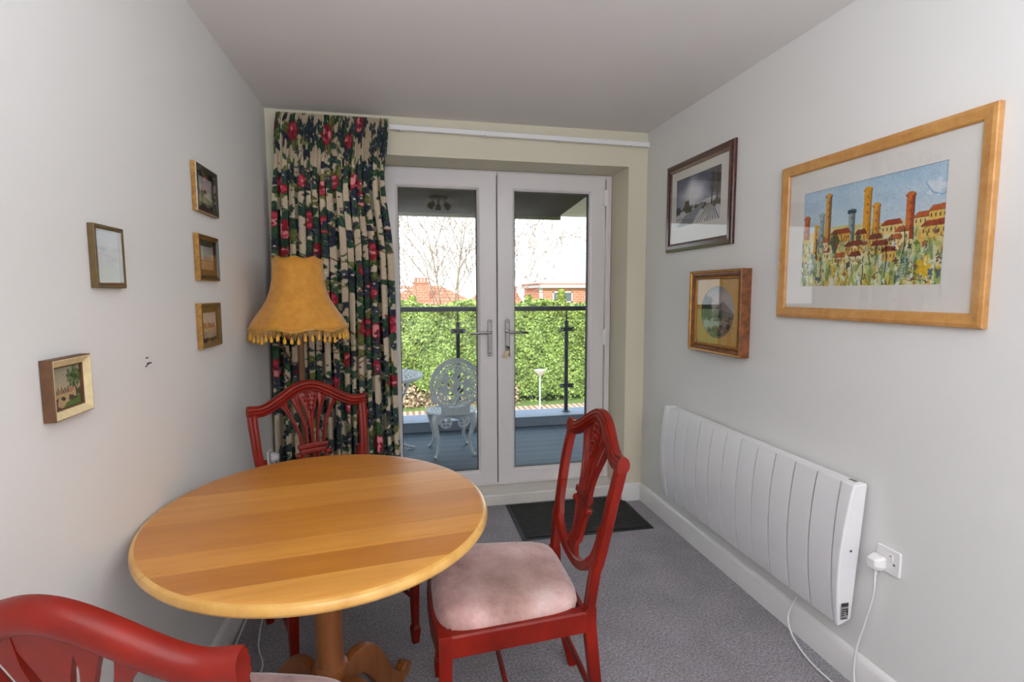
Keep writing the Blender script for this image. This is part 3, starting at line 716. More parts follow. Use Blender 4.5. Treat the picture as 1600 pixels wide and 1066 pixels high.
# ------------------------------------------------------------------ table
def table():
    root = thing('dining_table', 'round honey oak drop leaf pedestal table in front of the left wall', 'table', (.4715, -1.636, 0), math.radians(6.2))
    A, B, H0, H1, T = .463, .511, -.281, .315, .78
    prof = [(.004, -.026), (.0, -.020), (.0, -.012), (.004, -.005), (.012, -.001), (.026, 0.0), (.040, 0.0)]   # (inset, dz)
    PH = math.radians(11)
    def pt(d, t_): a, b = A-d, B-d; return (a*math.cos(t_)*math.cos(PH)-b*math.sin(t_)*math.sin(PH), a*math.cos(t_)*math.sin(PH)+b*math.sin(t_)*math.cos(PH))
    def tt(d, y):
        a, b = A-d, B-d; R_ = math.hypot(a*math.sin(PH), b*math.cos(PH)); dl = math.atan2(a*math.sin(PH), b*math.cos(PH)); q = math.asin(max(-1, min(1, y/R_)))
        return q-dl, PI-q-dl
    def arc(d, y0, y1, side, n=40):
        k_ = 0 if side > 0 else 1; t0, t1 = tt(d, y0)[k_], tt(d, y1)[k_]
        return [pt(d, t0+(t1-t0)*k/n) for k in range(n+1)]
    def panel(name, y0, y1, kind):
        rim = MB(); top = MB(); loops = []
        for d, dz in prof:
            g = .0012
            if kind == 'c': L = arc(d, y0+g, y1-g, 1) + arc(d, y1-g, y0+g, -1)
            elif kind == 't':
                t0, t1 = tt(d, y0+g); L = [pt(d, t0+(t1-t0)*k/70) for k in range(71)]
            else:
                t1, t0 = tt(d, y1-g); t1 += 2*PI; L = [pt(d, t0+(t1-t0)*k/70) for k in range(71)]
            loops.append([(x, y, T+dz) for x, y in L])
        n = len(loops[0]); v = [p for L in loops for p in L]
        f = []
        mi = []
        for r in range(len(loops)-1):
            for i in range(n): f.append((r*n+i, r*n+(i+1) % n, (r+1)*n+(i+1) % n, (r+1)*n+i)); mi.append(1 if r < 4 else 0)
        f += [tuple(range(n))[::-1], tuple(range((len(loops)-1)*n, len(loops)*n))]; mi += [0, 0]
        b = MB(); b.add(v, f); b.mi = mi
        return b.build(name, [M['oak'], M['oak_edge']], root, smooth=30)
    panel('centre_panel', H0, H1, 'c'); panel('drop_leaf', H1, B, 't'); panel('drop_leaf', -B, H0, 'b')
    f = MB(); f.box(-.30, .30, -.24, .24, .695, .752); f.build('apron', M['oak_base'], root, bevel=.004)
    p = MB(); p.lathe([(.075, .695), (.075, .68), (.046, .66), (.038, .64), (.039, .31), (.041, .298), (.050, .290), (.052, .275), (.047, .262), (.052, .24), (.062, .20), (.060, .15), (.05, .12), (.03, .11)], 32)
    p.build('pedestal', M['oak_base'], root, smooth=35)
    for k in range(4):
        a = PI/4+k*PI/2+math.radians(0); d = Vector((math.cos(a), math.sin(a), 0)); s = Vector((-d.y, d.x, 0))
        path = spline([(.04, .185), (.09, .225), (.14, .222), (.19, .165), (.235, .085), (.275, .046), (.31, .036), (.335, .052), (.348, .072)], 5)
        pts = [d*p_[0] + Vector((0, 0, p_[1])) for p_ in path]; n = len(pts)
        w = [interp(i/(n-1), [0, .3, .6, .85, 1], [1.25, 1.15, .85, .72, .5]) for i in range(n)]
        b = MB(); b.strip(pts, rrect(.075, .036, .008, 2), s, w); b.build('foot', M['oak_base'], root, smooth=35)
table()

# ------------------------------------------------------------------ floor lamp
def floor_lamp():
    root = thing('floor_lamp', 'floor lamp with a scalloped mustard shade and gold tassels in the corner', 'lamp', (.226, -.49, 0))
    b = MB(); b.lathe([(.13, 0), (.132, .012), (.125, .028), (.09, .036), (.04, .045), (.022, .06)], 32); b.build('base', M['lamp_wood'], root, smooth=35)
    pr = [(.016, .055), (.020, .08), (.015, .10), (.015, .45), (.024, .48), (.016, .51), (.015, .80), (.024, .84), (.028, .86), (.016, .90), (.0145, .95), (.0145, 1.15), (.020, 1.18), (.012, 1.20), (.012, 1.27)]
    b = MB(); b.lathe(pr, 18); b.build('pole', M['lamp_wood'], root, smooth=40)
    b = MB(); b.lathe([(.014, 1.27), (.018, 1.275), (.018, 1.31), (.016, 1.33)], 14); b.ball((0, 0, 1.37), .03, 12, 8); b.build('bulb_holder', M['white_plastic'], root, smooth=40)
    b = MB()
    for k in range(3):
        a = k*2*PI/3; b.tube([(.012*math.cos(a), .012*math.sin(a), 1.40), (.115*math.cos(a), .115*math.sin(a), 1.50)], .002, 5)
    b.build('shade_carrier', M['gilt'], root)
    n = 96; NP = 8; rot = .35
    prof = [(.226, 1.232), (.221, 1.248), (.209, 1.268), (.188, 1.298), (.166, 1.33), (.145, 1.365), (.129, 1.41), (.120, 1.455), (.1165, 1.50), (.1165, 1.556)]
    v = []; m = len(prof)
    for i, (r, z) in enumerate(prof):
        for k in range(n):
            a = 2*PI*k/n; w = abs(math.cos((a+rot)*NP/2)); bow = 1-.055*(1-w)*1.0 + 0
            sc = (1-w)
            zz = z
            if i == 0: zz = z - .016*(1-w**1.4)
            if i == 1: zz = z - .007*(1-w)
            if i == m-1: zz = z + .012*(1-w**1.4)-.004
            v.append((r*(1-.045*(1-w))*math.cos(a), r*(1-.045*(1-w))*math.sin(a), zz))
    f = [(i*n+k, i*n+(k+1) % n, (i+1)*n+(k+1) % n, (i+1)*n+k) for i in range(m-1) for k in range(n)]
    b = MB(); b.add(v, f); sh = b.build('lamp_shade', M['shade'], root, smooth=60)
    so = sh.modifiers.new('s', 'SOLIDIFY'); so.thickness = .002; so.offset = -1
    def ringpts(row): return [Vector(v[row*n+k]) for k in range(n)]
    b = MB(); b.strip(ringpts(m-1)+[], rrect(.008, .005, .002, 1), (0, 0, 1), closed=True); b.build('top_braid', M['fringe'], sh, smooth=50)
    bot = ringpts(0); b = MB()
    b.strip([p+Vector((0, 0, .002)) for p in bot], rrect(.006, .011, .002, 1), (0, 0, 1), closed=True)
    for k in range(n*2):
        i = (k/2) % n; p = bot[int(i)].lerp(bot[(int(i)+1) % n], i-int(i)); b.tube([p, p+Vector((0, 0, -.024-.006*(k % 3)))], .0011, 3, cap=False)
    b.build('fringe', M['fringe'], sh)
    tb = MB(); tb.lathe([(.001, 0), (.003, -.004), (.0035, -.010), (.0065, -.014), (.0082, -.024), (.0075, -.031), (.003, -.034)], 8, cap=False); t0 = None
    for k in range(48):
        p = bot[k*2] + Vector((0, 0, -.018-.006*(k % 2)))
        if t0 is None: t0 = tb.build('tassel', M['tassel'], sh, smooth=50); t0.location = p
        else:
            c = t0.copy(); COL.objects.link(c); c.parent = sh; c.location = p
    # cord
floor_lamp()
pts = spline([(.20, -.60, .03), (.10, -.80, .008), (.12, -1.05, .006), (.17, -1.22, .006), (.10, -1.40, .006), (.05, -1.30, .006), (.03, -.9, .006), (.028, -.5, .02), (.035, -.26, .20), (.040, -.232, .46), (.046, -.230, .495)], 6)
tag(MB().tube(pts, .003, 6).build('lamp_cord', M['cable'], smooth=60), 'thin white lamp flex trailing on the dark carpet under the table', 'cord')

# ------------------------------------------------------------------ pictures
def ring_frame(mb, w, h, prof, mis):
    """prof: closed list (inset from outer edge, y) ; mis: material index per segment"""
    n = len(prof); vs = []
    for d, y in prof: vs += [(-w/2+d, y, -h/2+d), (w/2-d, y, -h/2+d), (w/2-d, y, h/2-d), (-w/2+d, y, h/2-d)]
    for r in range(n):
        q = (r+1) % n
        for k in range(4):
            mb.add([vs[r*4+k], vs[r*4+(k+1) % 4], vs[q*4+(k+1) % 4], vs[q*4+k]], [(0, 1, 2, 3)], mis[r])
def picture(label, side, yc, zc, w, h, prof, mis, mats, inner, mount, art, aw, ah, adz, ady, glass=True, cat='picture', oval=False, name='framed_picture', depth_print=.010, adx=0):
    loc = (0.0015, yc, zc) if side == 'l' else (W-0.0015, yc, zc)
    root = thing(name, label, cat, loc, PI/2 if side == 'l' else -PI/2)
    b = MB(); ring_frame(b, w, h, prof, mis); fo = b.build('frame', mats, root, smooth=25)
    iw, ih = w-2*inner, h-2*inner; y = -depth_print
    MB().box(-w/2+.004, w/2-.004, -.0018, -.0003, -h/2+.004, h/2-.004).build('backing', M['mount_brown'], root)
    if mount is not None:
        if oval:
            b = MB(); n = 64; vs = []
            for k in range(n):
                a = 2*PI*k/n; vs.append((adx+aw/2*math.cos(a), y, adz+ah/2*math.sin(a)))
            for k in range(n):
                a = 2*PI*k/n; c, s = math.cos(a), math.sin(a); m_ = max(abs(c)/(iw/2), abs(s)/(ih/2)); vs.append((c/m_, y, s/m_))
            vs2 = [(x, y+.002, z) for x, _, z in vs[:n]]; vs += vs2
            fs = [(k, (k+1) % n, n+(k+1) % n, n+k) for k in range(n)] + [(2*n+k, 2*n+(k+1) % n, (k+1) % n, k) for k in range(n)]
            b.add(vs, fs); mo = b.build('mount', mount, root)
        else:
            b = MB(); x0, x1, z0, z1 = adx-aw/2, adx+aw/2, adz-ah/2, adz+ah/2; a, c = iw/2+.003, ih/2+.003
            b.box(-a, x0, y, y+.002, -c, c); b.box(x1, a, y, y+.002, -c, c); b.box(x0, x1, y, y+.002, -c, z0); b.box(x0, x1, y, y+.002, z1, c)
            b.build('mount', mount, root)
    e = .004
    keep = None
    U0, V0 = art.W, art.H
    art.mesh('print', M['print'], root, lambda u, v: (adx+(u/U0-.5)*(aw+2*e), y+.003+0*u, adz+(.5-v/V0)*(ah+2*e)))
    if glass: MB().box(-iw/2-.002, iw/2+.002, y-.005, y-.004, -ih/2-.002, ih/2+.002).build('glass_pane', M['glass'], root)
    return root

def art_town():
    P = Paint(1.55, 1.0, 235, (196, 214, 226)); g = random.Random(4)
    P.grad(0, .55, (168, 200, 222), (206, 218, 224))
    for i in range(30): P.ell(g.uniform(0, 1.55), g.uniform(0, .45), g.uniform(.1, .3), g.uniform(.03, .08), g.choice(((176, 206, 226), (204, 218, 228), (190, 212, 228))), .35, g.uniform(-.4, .4), .2, 3, 0, .03)
    P.ell(1.45, .2, .08, .06, (226, 232, 238), .7, 0, .3, 5); P.line([(1.36, .16), (1.42, .24), (1.5, .27), (1.55, .25)], .012, (120, 168, 204), .7)
    # lower wash
    P.poly([(0, .46), (.2, .42), (.5, .40), (.8, .42), (1.1, .44), (1.55, .40), (1.55, 1), (0, 1)], (214, 206, 130), .9)
    cols = ((216, 160, 60), (232, 190, 90), (196, 204, 130), (228, 214, 150), (160, 180, 100), (206, 216, 196), (222, 172, 70), (236, 226, 180))
    for i in range(260):
        y = g.uniform(.46, 1.0); P.ell(g.uniform(0, 1.55), y, g.uniform(.02, .07), g.uniform(.02, .07), g.choice(cols), .6, g.uniform(0, 3), .25, 4, g.random()*6, .012)
    for i in range(170):
        y = g.uniform(.66, 1.0); x = g.uniform(0, 1.55); P.ell(x, y, g.uniform(.01, .03), g.uniform(.04, .11), g.choice(((140, 168, 90), (196, 210, 120), (214, 220, 170), (176, 200, 190), (106, 134, 80), (222, 186, 50), (226, 232, 220))), .75, g.uniform(-.4, .4), .15, 3, 0, .01)
    def tower(x, y0, y1, w, c1, c2):
        P.rect(x-w/2, x+w/2, y0, y1, c1); P.rect(x+w*.1, x+w/2, y0+.02, y1, c2, .8); P.rect(x-w*.62, x+w*.62, y0, y0+.02, c2)
        P.ell(x, y0, w*.5, .02, c1); P.line([(x+w/2, y0), (x+w/2, y1)], .007, (40, 34, 30), .8); P.line([(x-w/2, y1-.1), (x-w/2, y1)], .006, (40, 34, 30), .6)
        for k in range(3): P.rect(x-w*.1, x+w*.1, y0+.06+.07*k, y0+.085+.07*k, (120, 70, 30), .7)
    tower(.06, .27, .50, .07, (206, 116, 60), (176, 90, 46)); tower(.20, .38, .66, .07, (228, 168, 66), (196, 196, 186)); tower(.26, .26, .6, .06, (156, 182, 188), (128, 160, 170))
    tower(.34, .08, .58, .07, (216, 158, 60), (110, 76, 30)); tower(.63, .27, .56, .07, (150, 170, 170), (96, 120, 130)); P.rect(.58, .68, .265, .30, (44, 66, 90))
    tower(.80, .10, .56, .08, (226, 162, 40), (206, 136, 36)); tower(.90, .26, .56, .07, (224, 164, 44), (190, 104, 40)); tower(1.23, .22, .60, .075, (206, 112, 44), (150, 60, 36))
    def house(x, y, w, h):
        c = g.choice(((232, 206, 130), (226, 170, 70), (238, 226, 170), (228, 190, 96))); P.rect(x, x+w, y, y+h, c)
        P.poly([(x-.012, y+.008), (x+w*.2, y-.035), (x+w*.9, y-.04), (x+w+.012, y+.008)], g.choice(((164, 66, 34), (190, 96, 44), (128, 44, 30))))
        k = max(2, int(w/.035))
        for i in range(k): P.ell(x+w*(i+.5)/k, y+h*.5, .006, .016, g.choice(((96, 60, 30), (60, 80, 60), (150, 90, 40))))
        P.line([(x, y+.01), (x+w, y+.008)], .005, (60, 34, 26), .7)
    for a in ((.38, .47, .24, .09), (.68, .50, .12, .07), (.96, .45, .2, .09), (1.27, .42, .16, .08), (1.4, .38, .15, .09), (1.34, .50, .21, .10), (1.1, .52, .13, .10), (.83, .56, .14, .07),
              (.56, .60, .22, .09), (.86, .62, .18, .09), (1.04, .58, .12, .1), (.30, .64, .08, .09), (.44, .70, .14, .08), (.62, .70, .13, .09), (.28, .54, .07, .09), (.98, .68, .14, .1)): house(*a)
    P.ell(.44, .56, .05, .09, (58, 80, 50), .8, 0, .2, 4); P.ell(.72, .54, .03, .03, (50, 60, 50), .7)
    for i in range(330):
        x, y = g.uniform(0, 1.55), g.uniform(.46, 1); d = g.uniform(.01, .05)
        P.line([(x, y), (x+g.uniform(-.01, .01), y+d), (x+g.uniform(-.02, .02), y+d*1.3)], g.uniform(.004, .009), g.choice(((40, 36, 30), (60, 70, 40), (80, 50, 36), (50, 70, 70))), .75)
    for i in range(50):
        P.ell(g.uniform(0, 1.55), g.uniform(.55, .95), g.uniform(.008, .025), g.uniform(.01, .035), g.choice(((110, 44, 36), (44, 50, 50), (60, 90, 110), (90, 110, 50), (140, 60, 40))), .8, 0, .3, 4, g.random()*6)
    for x, y0, y1 in ((1.02, .62, .92), (.27, .7, 1.0), (.78, .75, .98), (.2, .5, .7), (1.19, .5, .72)): P.line([(x, y0), (x+.008, (y0+y1)/2), (x-.004, y1)], .010, (44, 46, 34), .9)
    for i in range(7): P.line([(1.15, .80+.025*i), (1.22, .79+.025*i), (1.28, .81+.025*i)], .004, (60, 80, 40), .7)
    P.ell(1.38, .84, .06, .08, (230, 186, 30), .85, 0, .3, 5); P.line([(1.25, .955), (1.3, .94), (1.36, .955), (1.42, .93)], .005, (50, 60, 40))
    for i in range(45): P.ell(g.uniform(0, 1.55), g.uniform(.6, 1), .012, .02, (240, 242, 240), .7, g.uniform(0, 3), .3, 3)
    P.fuzz(6, 2); return P
def art_snow():
    P = Paint(1.6, 1.0, 130, (180, 180, 190)); g = random.Random(5)
    P.grad(0, .62, (70, 72, 100), (150, 152, 170))
    P.ell(.62, .38, .42, .30, (206, 206, 216), .8, 0, .12, 4, 0, .25); P.ell(.66, .40, .25, .22, (236, 236, 240), .9, 0, .1, 3, 0, .2)
    P.ell(.1, .1, .3, .2, (56, 58, 84), .6, 0, 0, 3, 0, .2); P.ell(1.4, .2, .3, .3, (80, 78, 96), .6, 0, 0, 3, 0, .2)
    P.poly([(0, .74), (.3, .66), (.8, .58), (1.6, .52), (1.6, 1), (0, 1)], (206, 206, 210))
    for i in range(60): P.ell(g.uniform(0, 1.6), g.uniform(.62, .72), g.uniform(.02, .08), g.uniform(.01, .04), g.choice(((60, 56, 52), (90, 84, 70), (110, 100, 84))), .8, 0, .2, 4, 0, .02)
    P.ell(.42, .60, .10, .12, (96, 78, 50), .9, 0, .15, 6); P.ell(.1, .66, .1, .08, (70, 66, 60), .9, 0, .15, 6)
    P.poly([(.05, 1), (.35, .78), (.9, .64), (1.05, .62), (.8, .82), (.6, 1)], (150, 152, 160)); P.poly([(.7, 1), (1.1, .68), (1.3, .62), (1.2, .8), (1.05, 1)], (232, 232, 234))
    for k in range(9): P.line([(.75+.1*k, 1), (1.0+.05*k, .80), (1.15+.03*k, .66)], .022, g.choice(((90, 80, 60), (110, 104, 92), (60, 56, 48))), .7)
    for k in range(6): P.line([(.1*k, .84+.02*k), (.2+.1*k, .80+.02*k)], .015, (80, 80, 90), .6)
    def tree(x, y, h, lean):
        P.line([(x, y), (x+lean*.3, y-h*.45), (x+lean, y-h)], .04, (36, 32, 30))
        for i in range(60):
            a = g.uniform(-2.8, -.3); t = g.uniform(.25, 1); bx, by_ = x+lean*t, y-h*t; L = g.uniform(.06, .2)*(1.2-t*.5)
            P.line([(bx, by_), (bx+math.cos(a)*L*.5, by_+math.sin(a)*L*.6), (bx+math.cos(a+.3)*L, by_+math.sin(a+.3)*L)], .013, (44, 40, 38), .85)
        for i in range(60): P.ell(x+lean*.7+g.gauss(0, .11), y-h*.72+g.gauss(0, .16), .012, .012, (50, 46, 44), .6)
    tree(1.28, .66, .56, .06); tree(1.46, .60, .5, .02); P.ell(1.5, .45, .12, .16, (84, 70, 56), .6, 0, .2, 6, 0, .05)
    P.fuzz(7, 2); return P
def art_oval():
    P = Paint(1.0, .93, 150, (150, 146, 140)); g = random.Random(6)
    P.grad(0, .5, (120, 126, 132), (178, 164, 152)); P.ell(.55, .2, .3, .12, (196, 178, 168), .6, 0, .1, 3, 0, .15)
    P.poly([(.3, .5), (.5, .36), (.66, .28), (.8, .36), (1, .5), (1, .6), (.3, .6)], (118, 108, 104)); P.poly([(.4, .52), (.62, .42), (1, .5), (1, .62), (.35, .6)], (92, 84, 76))
    P.poly([(0, .58), (1, .56), (1, .93), (0, .93)], (128, 104, 78)); P.ell(.32, .68, .28, .12, (176, 184, 178), .9, 0, .1, 3, 0, .05); P.ell(.42, .6, .15, .03, (196, 196, 186), .8)
    for i in range(40): P.ell(g.uniform(0, .3), g.uniform(.2, .6), g.uniform(.03, .07), g.uniform(.04, .09), g.choice(((44, 56, 42), (58, 70, 50), (36, 48, 40))), .8, 0, .2, 5, 0, .03)
    for i in range(46):
        x = g.uniform(.2, 1); P.ell(x, .84-.16*x+g.uniform(-.03, .12), .05, .035, g.choice(((40, 40, 34), (70, 58, 42), (120, 88, 60), (140, 110, 80))), .8, 0, .2, 5, 0, .02)
    for i in range(30): P.ell(g.uniform(.4, .95), g.uniform(.52, .62), .04, .015, g.choice(((60, 60, 50), (140, 116, 80))), .7)
    P.fuzz(5, 2); return P
def art_small(kind):
    P = Paint(1.5, 1.0, 70, (196, 190, 176)); g = random.Random(kind)
    P.grad(0, .6, (176, 176, 172), (206, 196, 180))
    if kind == 1:
        P.poly([(0, .55), (.3, .60), (.8, .72), (1.5, .85), (1.5, 1), (0, 1)], (120, 122, 84)); P.poly([(0, .72), (.7, .8), (1.5, .95), (1.5, 1), (0, 1)], (142, 146, 100))
        for i in range(14): P.ell(g.uniform(0, .9), .56+g.uniform(-.06, .08), .07, .05, (70, 76, 52), .9, 0, .2, 5)
        P.ell(1.0, .3, .2, .14, (170, 186, 196), .7, 0, 0, 3, 0, .1)
    elif kind == 2:
        P.poly([(0, .6), (1.5, .58), (1.5, 1), (0, 1)], (186, 146, 104)); P.rect(0, 1.5, .57, .62, (150, 130, 100))
        for i in range(6): P.ell(.5+i*.14, .5, .05, .08, (110, 104, 90), .8, 0, .2, 5); P.line([(.5+i*.14, .52), (.5+i*.14, .62)], .015, (90, 76, 60))
        for i in range(20): P.line([(g.uniform(0, 1.5), .7), (g.uniform(0, 1.5), 1)], .012, (170, 126, 88), .4)
    else:
        P.poly([(0, .58), (1.5, .56), (1.5, 1), (0, 1)], (176, 160, 130))
        for i in range(12): P.rect(.1+i*.1, .19+i*.1, .42+g.uniform(-.04, .08), .6, g.choice(((150, 96, 76), (176, 140, 116), (126, 88, 70))))
        for i in range(16): P.ell(g.uniform(0, 1.5), g.uniform(.7, .95), .1, .02, (204, 196, 176), .7)
        P.line([(.6, .3), (.6, .5)], .02, (110, 80, 70))
    P.fuzz(5, 2); return P
def art_tree():
    P = Paint(1.05, 1.0, 95, (150, 138, 116)); g = random.Random(9)
    P.grad(0, .62, (142, 136, 120), (176, 160, 130))
    P.poly([(0, .66), (.5, .60), (1.05, .55), (1.05, 1), (0, 1)], (176, 148, 108)); P.poly([(.35, 1), (.5, .86), (1.05, .74), (1.05, 1)], (84, 108, 46))
    P.poly([(0, 1), (0, .74), (.25, .72), (.2, .9), (.4, 1)], (96, 72, 48))
    for i in range(11): P.rect(.12+i*.055, .16+i*.055, .58-g.uniform(0, .1), .64, g.choice(((110, 82, 70), (140, 96, 76), (96, 76, 64))))
    P.rect(.62, .78, .54, .62, (176, 110, 78)); P.line([(.88, .8), (.86, .6), (.80, .45), (.78, .3)], .035, (52, 40, 28)); P.line([(.87, .62), (.95, .45), (.98, .3)], .02, (52, 40, 28))
    for i in range(90):
        a = g.uniform(0, 6.28); r = g.uniform(0, 1)**.6; P.ell(.80+math.cos(a)*r*.23, .30+math.sin(a)*r*.24, .045, .035, g.choice(((60, 84, 44), (84, 110, 60), (48, 66, 36), (104, 124, 70))), .9, a, .2, 5)
    P.ell(.4, .76, .08, .045, (50, 46, 36), 1, .3); P.ell(.7, .78, .14, .06, (66, 54, 36), .9, .2, .2, 5); P.ell(.95, .68, .12, .08, (60, 66, 36), .9, 0, .2, 5)
    P.fuzz(6, 2); return P
def art_grey():
    P = Paint(1, 1.2, 60, (140, 134, 126)); g = random.Random(3)
    P.grad(0, .6, (150, 150, 150), (128, 116, 104)); P.grad(.6, 1.2, (116, 112, 84), (134, 132, 104))
    for i in range(30): P.ell(g.random(), g.uniform(.4, .8), .1, .04, g.choice(((110, 90, 76), (96, 92, 80), (150, 130, 116))), .5, 0, .2, 4, 0, .05)
    return P

# right wall (local x to the right as seen = towards the camera)
picture('large town watercolour in a wide pale oak frame on the right wall', 'r', -1.6625, 1.5935, .805, .603,
        [(0, 0), (0, -.016), (.002, -.019), (.012, -.021), (.036, -.016), (.041, -.010), (.041, 0)], [0]*7, [M['pale_oak']], .041, M['mount_white'], art_town(), .557, .359, .002, 0, depth_print=.006, adx=-.008)
picture('snowy lane picture in a dark mahogany frame, the upper one by the doors', 'r', -.611, 1.8695, .638, .491,
        [(0, 0), (0, -.012), (.004, -.017), (.016, -.020), (.034, -.019), (.045, -.012), (.047, -.008), (.047, 0)], [0]*8, [M['dark_burr']], .047, M['mount_white'], art_snow(), .430, .262, .022, 0, depth_print=.006, adx=-.008)
o = picture('oval mountain lake picture with gold mount and ribbed bronze frame on the right wall', 'r', -.850, 1.296, .44, .412,
        [(0, 0), (0, -.048), (.004, -.052), (.010, -.050), (.014, -.044), (.020, -.045), (.026, -.040), (.034, -.034), (.040, -.036), (.046, -.030), (.046, 0)],
        [0, 0, 1, 1, 0, 0, 0, 1, 1, 0, 0], [M['gilt_brown'], M['gilt']], .046, M['mount_gold'], art_oval(), .278, .259, -.002, 0, oval=True, depth_print=.028)
b = MB()
for k in range(44):
    for s in (-1, 1): b.ball((-.17+.34*(k+.5)/44, -.037, s*.168), .0036, 6, 4)
    for s in (-1, 1): b.ball((s*.182, -.037, -.155+.31*(k+.5)/44), .0036, 6, 4)
b.build('bead_moulding', M['gilt'], o, smooth=60)
# left wall (local x to the right as seen = towards the doors)
dark = [M['side_gold'], M['old_black'], M['silver_worn']]
pf = [(0, 0), (0, -.014), (.003, -.017), (.007, -.016), (.019, -.012), (.021, -.010), (.021, 0)]
picture('small green field landscape, topmost of the three stacked black and gold frames', 'l', -1.026, 1.768, .226, .169, pf, [0, 2, 1, 1, 1, 1, 1], dark, .021, M['mount_black'], art_small(1), .142, .092, .0, 0, depth_print=.009)
picture('small sandy field landscape, middle of the three stacked black and gold frames', 'l', -1.045, 1.522, .212, .164, pf, [0, 0, 1, 1, 1, 1, 1], dark, .021, M['mount_brown'], art_small(2), .136, .084, .0, 0, depth_print=.009)
picture('small village landscape, lowest of the three stacked black and gold frames', 'l', -1.057, 1.277, .212, .162, pf, [0, 0, 1, 1, 1, 1, 1], [M['side_gold'], M['olive_brown'], M['silver_worn']], .021, M['mount_black'], art_small(3), .142, .093, .0, 0, depth_print=.009)
picture('narrow olive brown frame with reflecting glass, alone on the left wall', 'l', -1.731, 1.482, .134, .149,
        [(0, 0), (0, -.012), (.002, -.014), (.006, -.013), (.010, -.011), (.013, -.009), (.013, 0)], [0]*7, [M['olive_brown']], .013, None, art_grey(), .108, .12, 0, 0, depth_print=.008)
picture('tiny painting of a green tree in a deep cream edged frame on the left wall', 'l', -1.933, 1.200, .136, .125,
        [(0, 0), (0, -.020), (.002, -.022), (.004, -.022), (.017, -.013), (.020, -.011), (.020, 0)], [0, 0, 1, 1, 2, 2, 2], [M['old_brown'], M['cream_bevel'], M['old_brown']], .020, None, art_tree(), .096, .084, 0, 0, glass=False, depth_print=.010)
b = MB(); b.tube([(0, 0, 0), (.012, .001, .002)], .0016, 6); b.tube([(.0015, -.012, -.008), (.004, .0, -.001), (.004, .006, .003)], .0013, 5)
tag(b.build('picture_hook', M['dark_metal'], loc=(0.0, -1.548, 1.198)), 'tiny dark bare hook left in the left wall below the pictures', 'hook')
tag(MB().tube([(0, 0, 0), (.006, 0, .001)], .0016, 6).build('nail', M['dark_metal'], loc=(0, -1.552, 1.214)), 'tiny nail head in the left wall just above the bare hook', 'nail')

# ------------------------------------------------------------------ electric radiator
def heater():
    y0, y1, z0, z1 = -.440, -1.748, .212, .742
    root = thing('electric_radiator', 'long white ribbed electric radiator fixed low on the right wall', 'radiator', (W, 0, 0))
    zs = np.linspace(0, 1, 17)
    def front(t): return -.070 - .030*math.sin(PI*min(1, max(0, t*.92+.05)))**.8 + .004*(1-t)**3     # bowed face, t 0 bottom 1 top
    N = 10; cap0, cap1 = .047, .056
    span = (y0-cap0) - (y1+cap1); n = 11; pitch = span/n
    for k in range(n):
        ya = y0-cap0-k*pitch-.0042; yb = y0-cap0-(k+1)*pitch+.0042; b = MB()
        poly = [(front(t), z0+.006+(z1-z0-.012)*t) for t in zs] + [(front(t)+.006, z0+.006+(z1-z0-.012)*t) for t in zs[::-1]]
        v = [(x, ya, z) for x, z in poly] + [(x, yb, z) for x, z in poly]; m = len(poly)
        f = [tuple(range(m)), tuple(range(m, 2*m))[::-1]] + [(i, (i+1) % m, m+(i+1) % m, m+i) for i in range(m)]
        b.add(v, f); b.build('fin', M['heater'], root, smooth=30)
    for ya, yb in ((y0, y0-cap0), (y1+cap1, y1)):
        b = MB(); poly = [(front(t)-.001, z0+(z1-z0)*t) for t in zs] + [(-.022, z1), (-.022, z0+.02)]
        sl = .036 if yb == y1 else 0
        v = [(x, ya, z) for x, z in poly] + [(x, yb+sl*(1-(z-z0)/(z1-z0)), z) for x, z in poly]; m = len(poly)
        f = [tuple(range(m)), tuple(range(m, 2*m))[::-1]] + [(i, (i+1) % m, m+(i+1) % m, m+i) for i in range(m)]
        b.add(v, f); b.build('end_cap', M['heater'], root, smooth=30, bevel=.006, seg=3)
    MB().box(-.060, -.040, y1+cap1-.002, y0-cap0+.002, z0+.014, z1-.012).build('core', M['heater_core'], root)
    MB().box(-.066, -.040, y1+cap1-.002, y0-cap0+.002, z1-.011, z1-.005).build('top_cover', M['heater'], root, bevel=.001)
    MB().box(-.040, -.02, y1+cap1, y0-cap0, z0+.03, z1-.004).build('back_panel', M['heater'], root, bevel=.002)
    for y in (-.75, -1.5): MB().box(-.022, -.002, y-.03, y+.03, .36, .66).build('wall_bracket', M['heater'], root)
    b = MB(); b.box(-.062, -.032, y1+.012, y1+.060, z1-.001, z1+.002); c = b.build('control_panel', M['white_plastic'], root, bevel=.001)
    b = MB(); b.box(-.054, -.040, y1+.02, y1+.05, z1+.002, z1+.003); b.build('display', M['gap'], c)
    # rating plate on the near end
    b = MB(); b.box(-.074, -.044, y1-.0012, y1-.0002, z0+.03, z0+.092); b.v = [(x, y+.0285, z) for x, y, z in b.v]; pl = b.build('rating_plate', plain('silver_label', rgb(150, 150, 146), .4), root)
    b = MB(); g = random.Random(2)
    b.box(-.073, -.045, y1-.002, y1-.0010, z0+.078, z0+.090)
    for r in range(4): b.box(-.072, -.072+g.uniform(.012, .022), y1-.002, y1-.0010, z0+.066-.0075*r, z0+.0695-.0075*r)
    b.box(-.051, -.045, y1-.002, y1-.0010, z0+.045, z0+.07); b.box(-.072, -.050, y1-.002, y1-.0010, z0+.033, z0+.037)
    b.v = [(x, y+.0285, z) for x, y, z in b.v]; b.build('plate_print', M['gasket'], pl)
    MB().tube([(-.060, y1+.016, .50), (-.060, y1+.0135, .50)], .004, 8).build('screw', M['screw'], root)
heater()

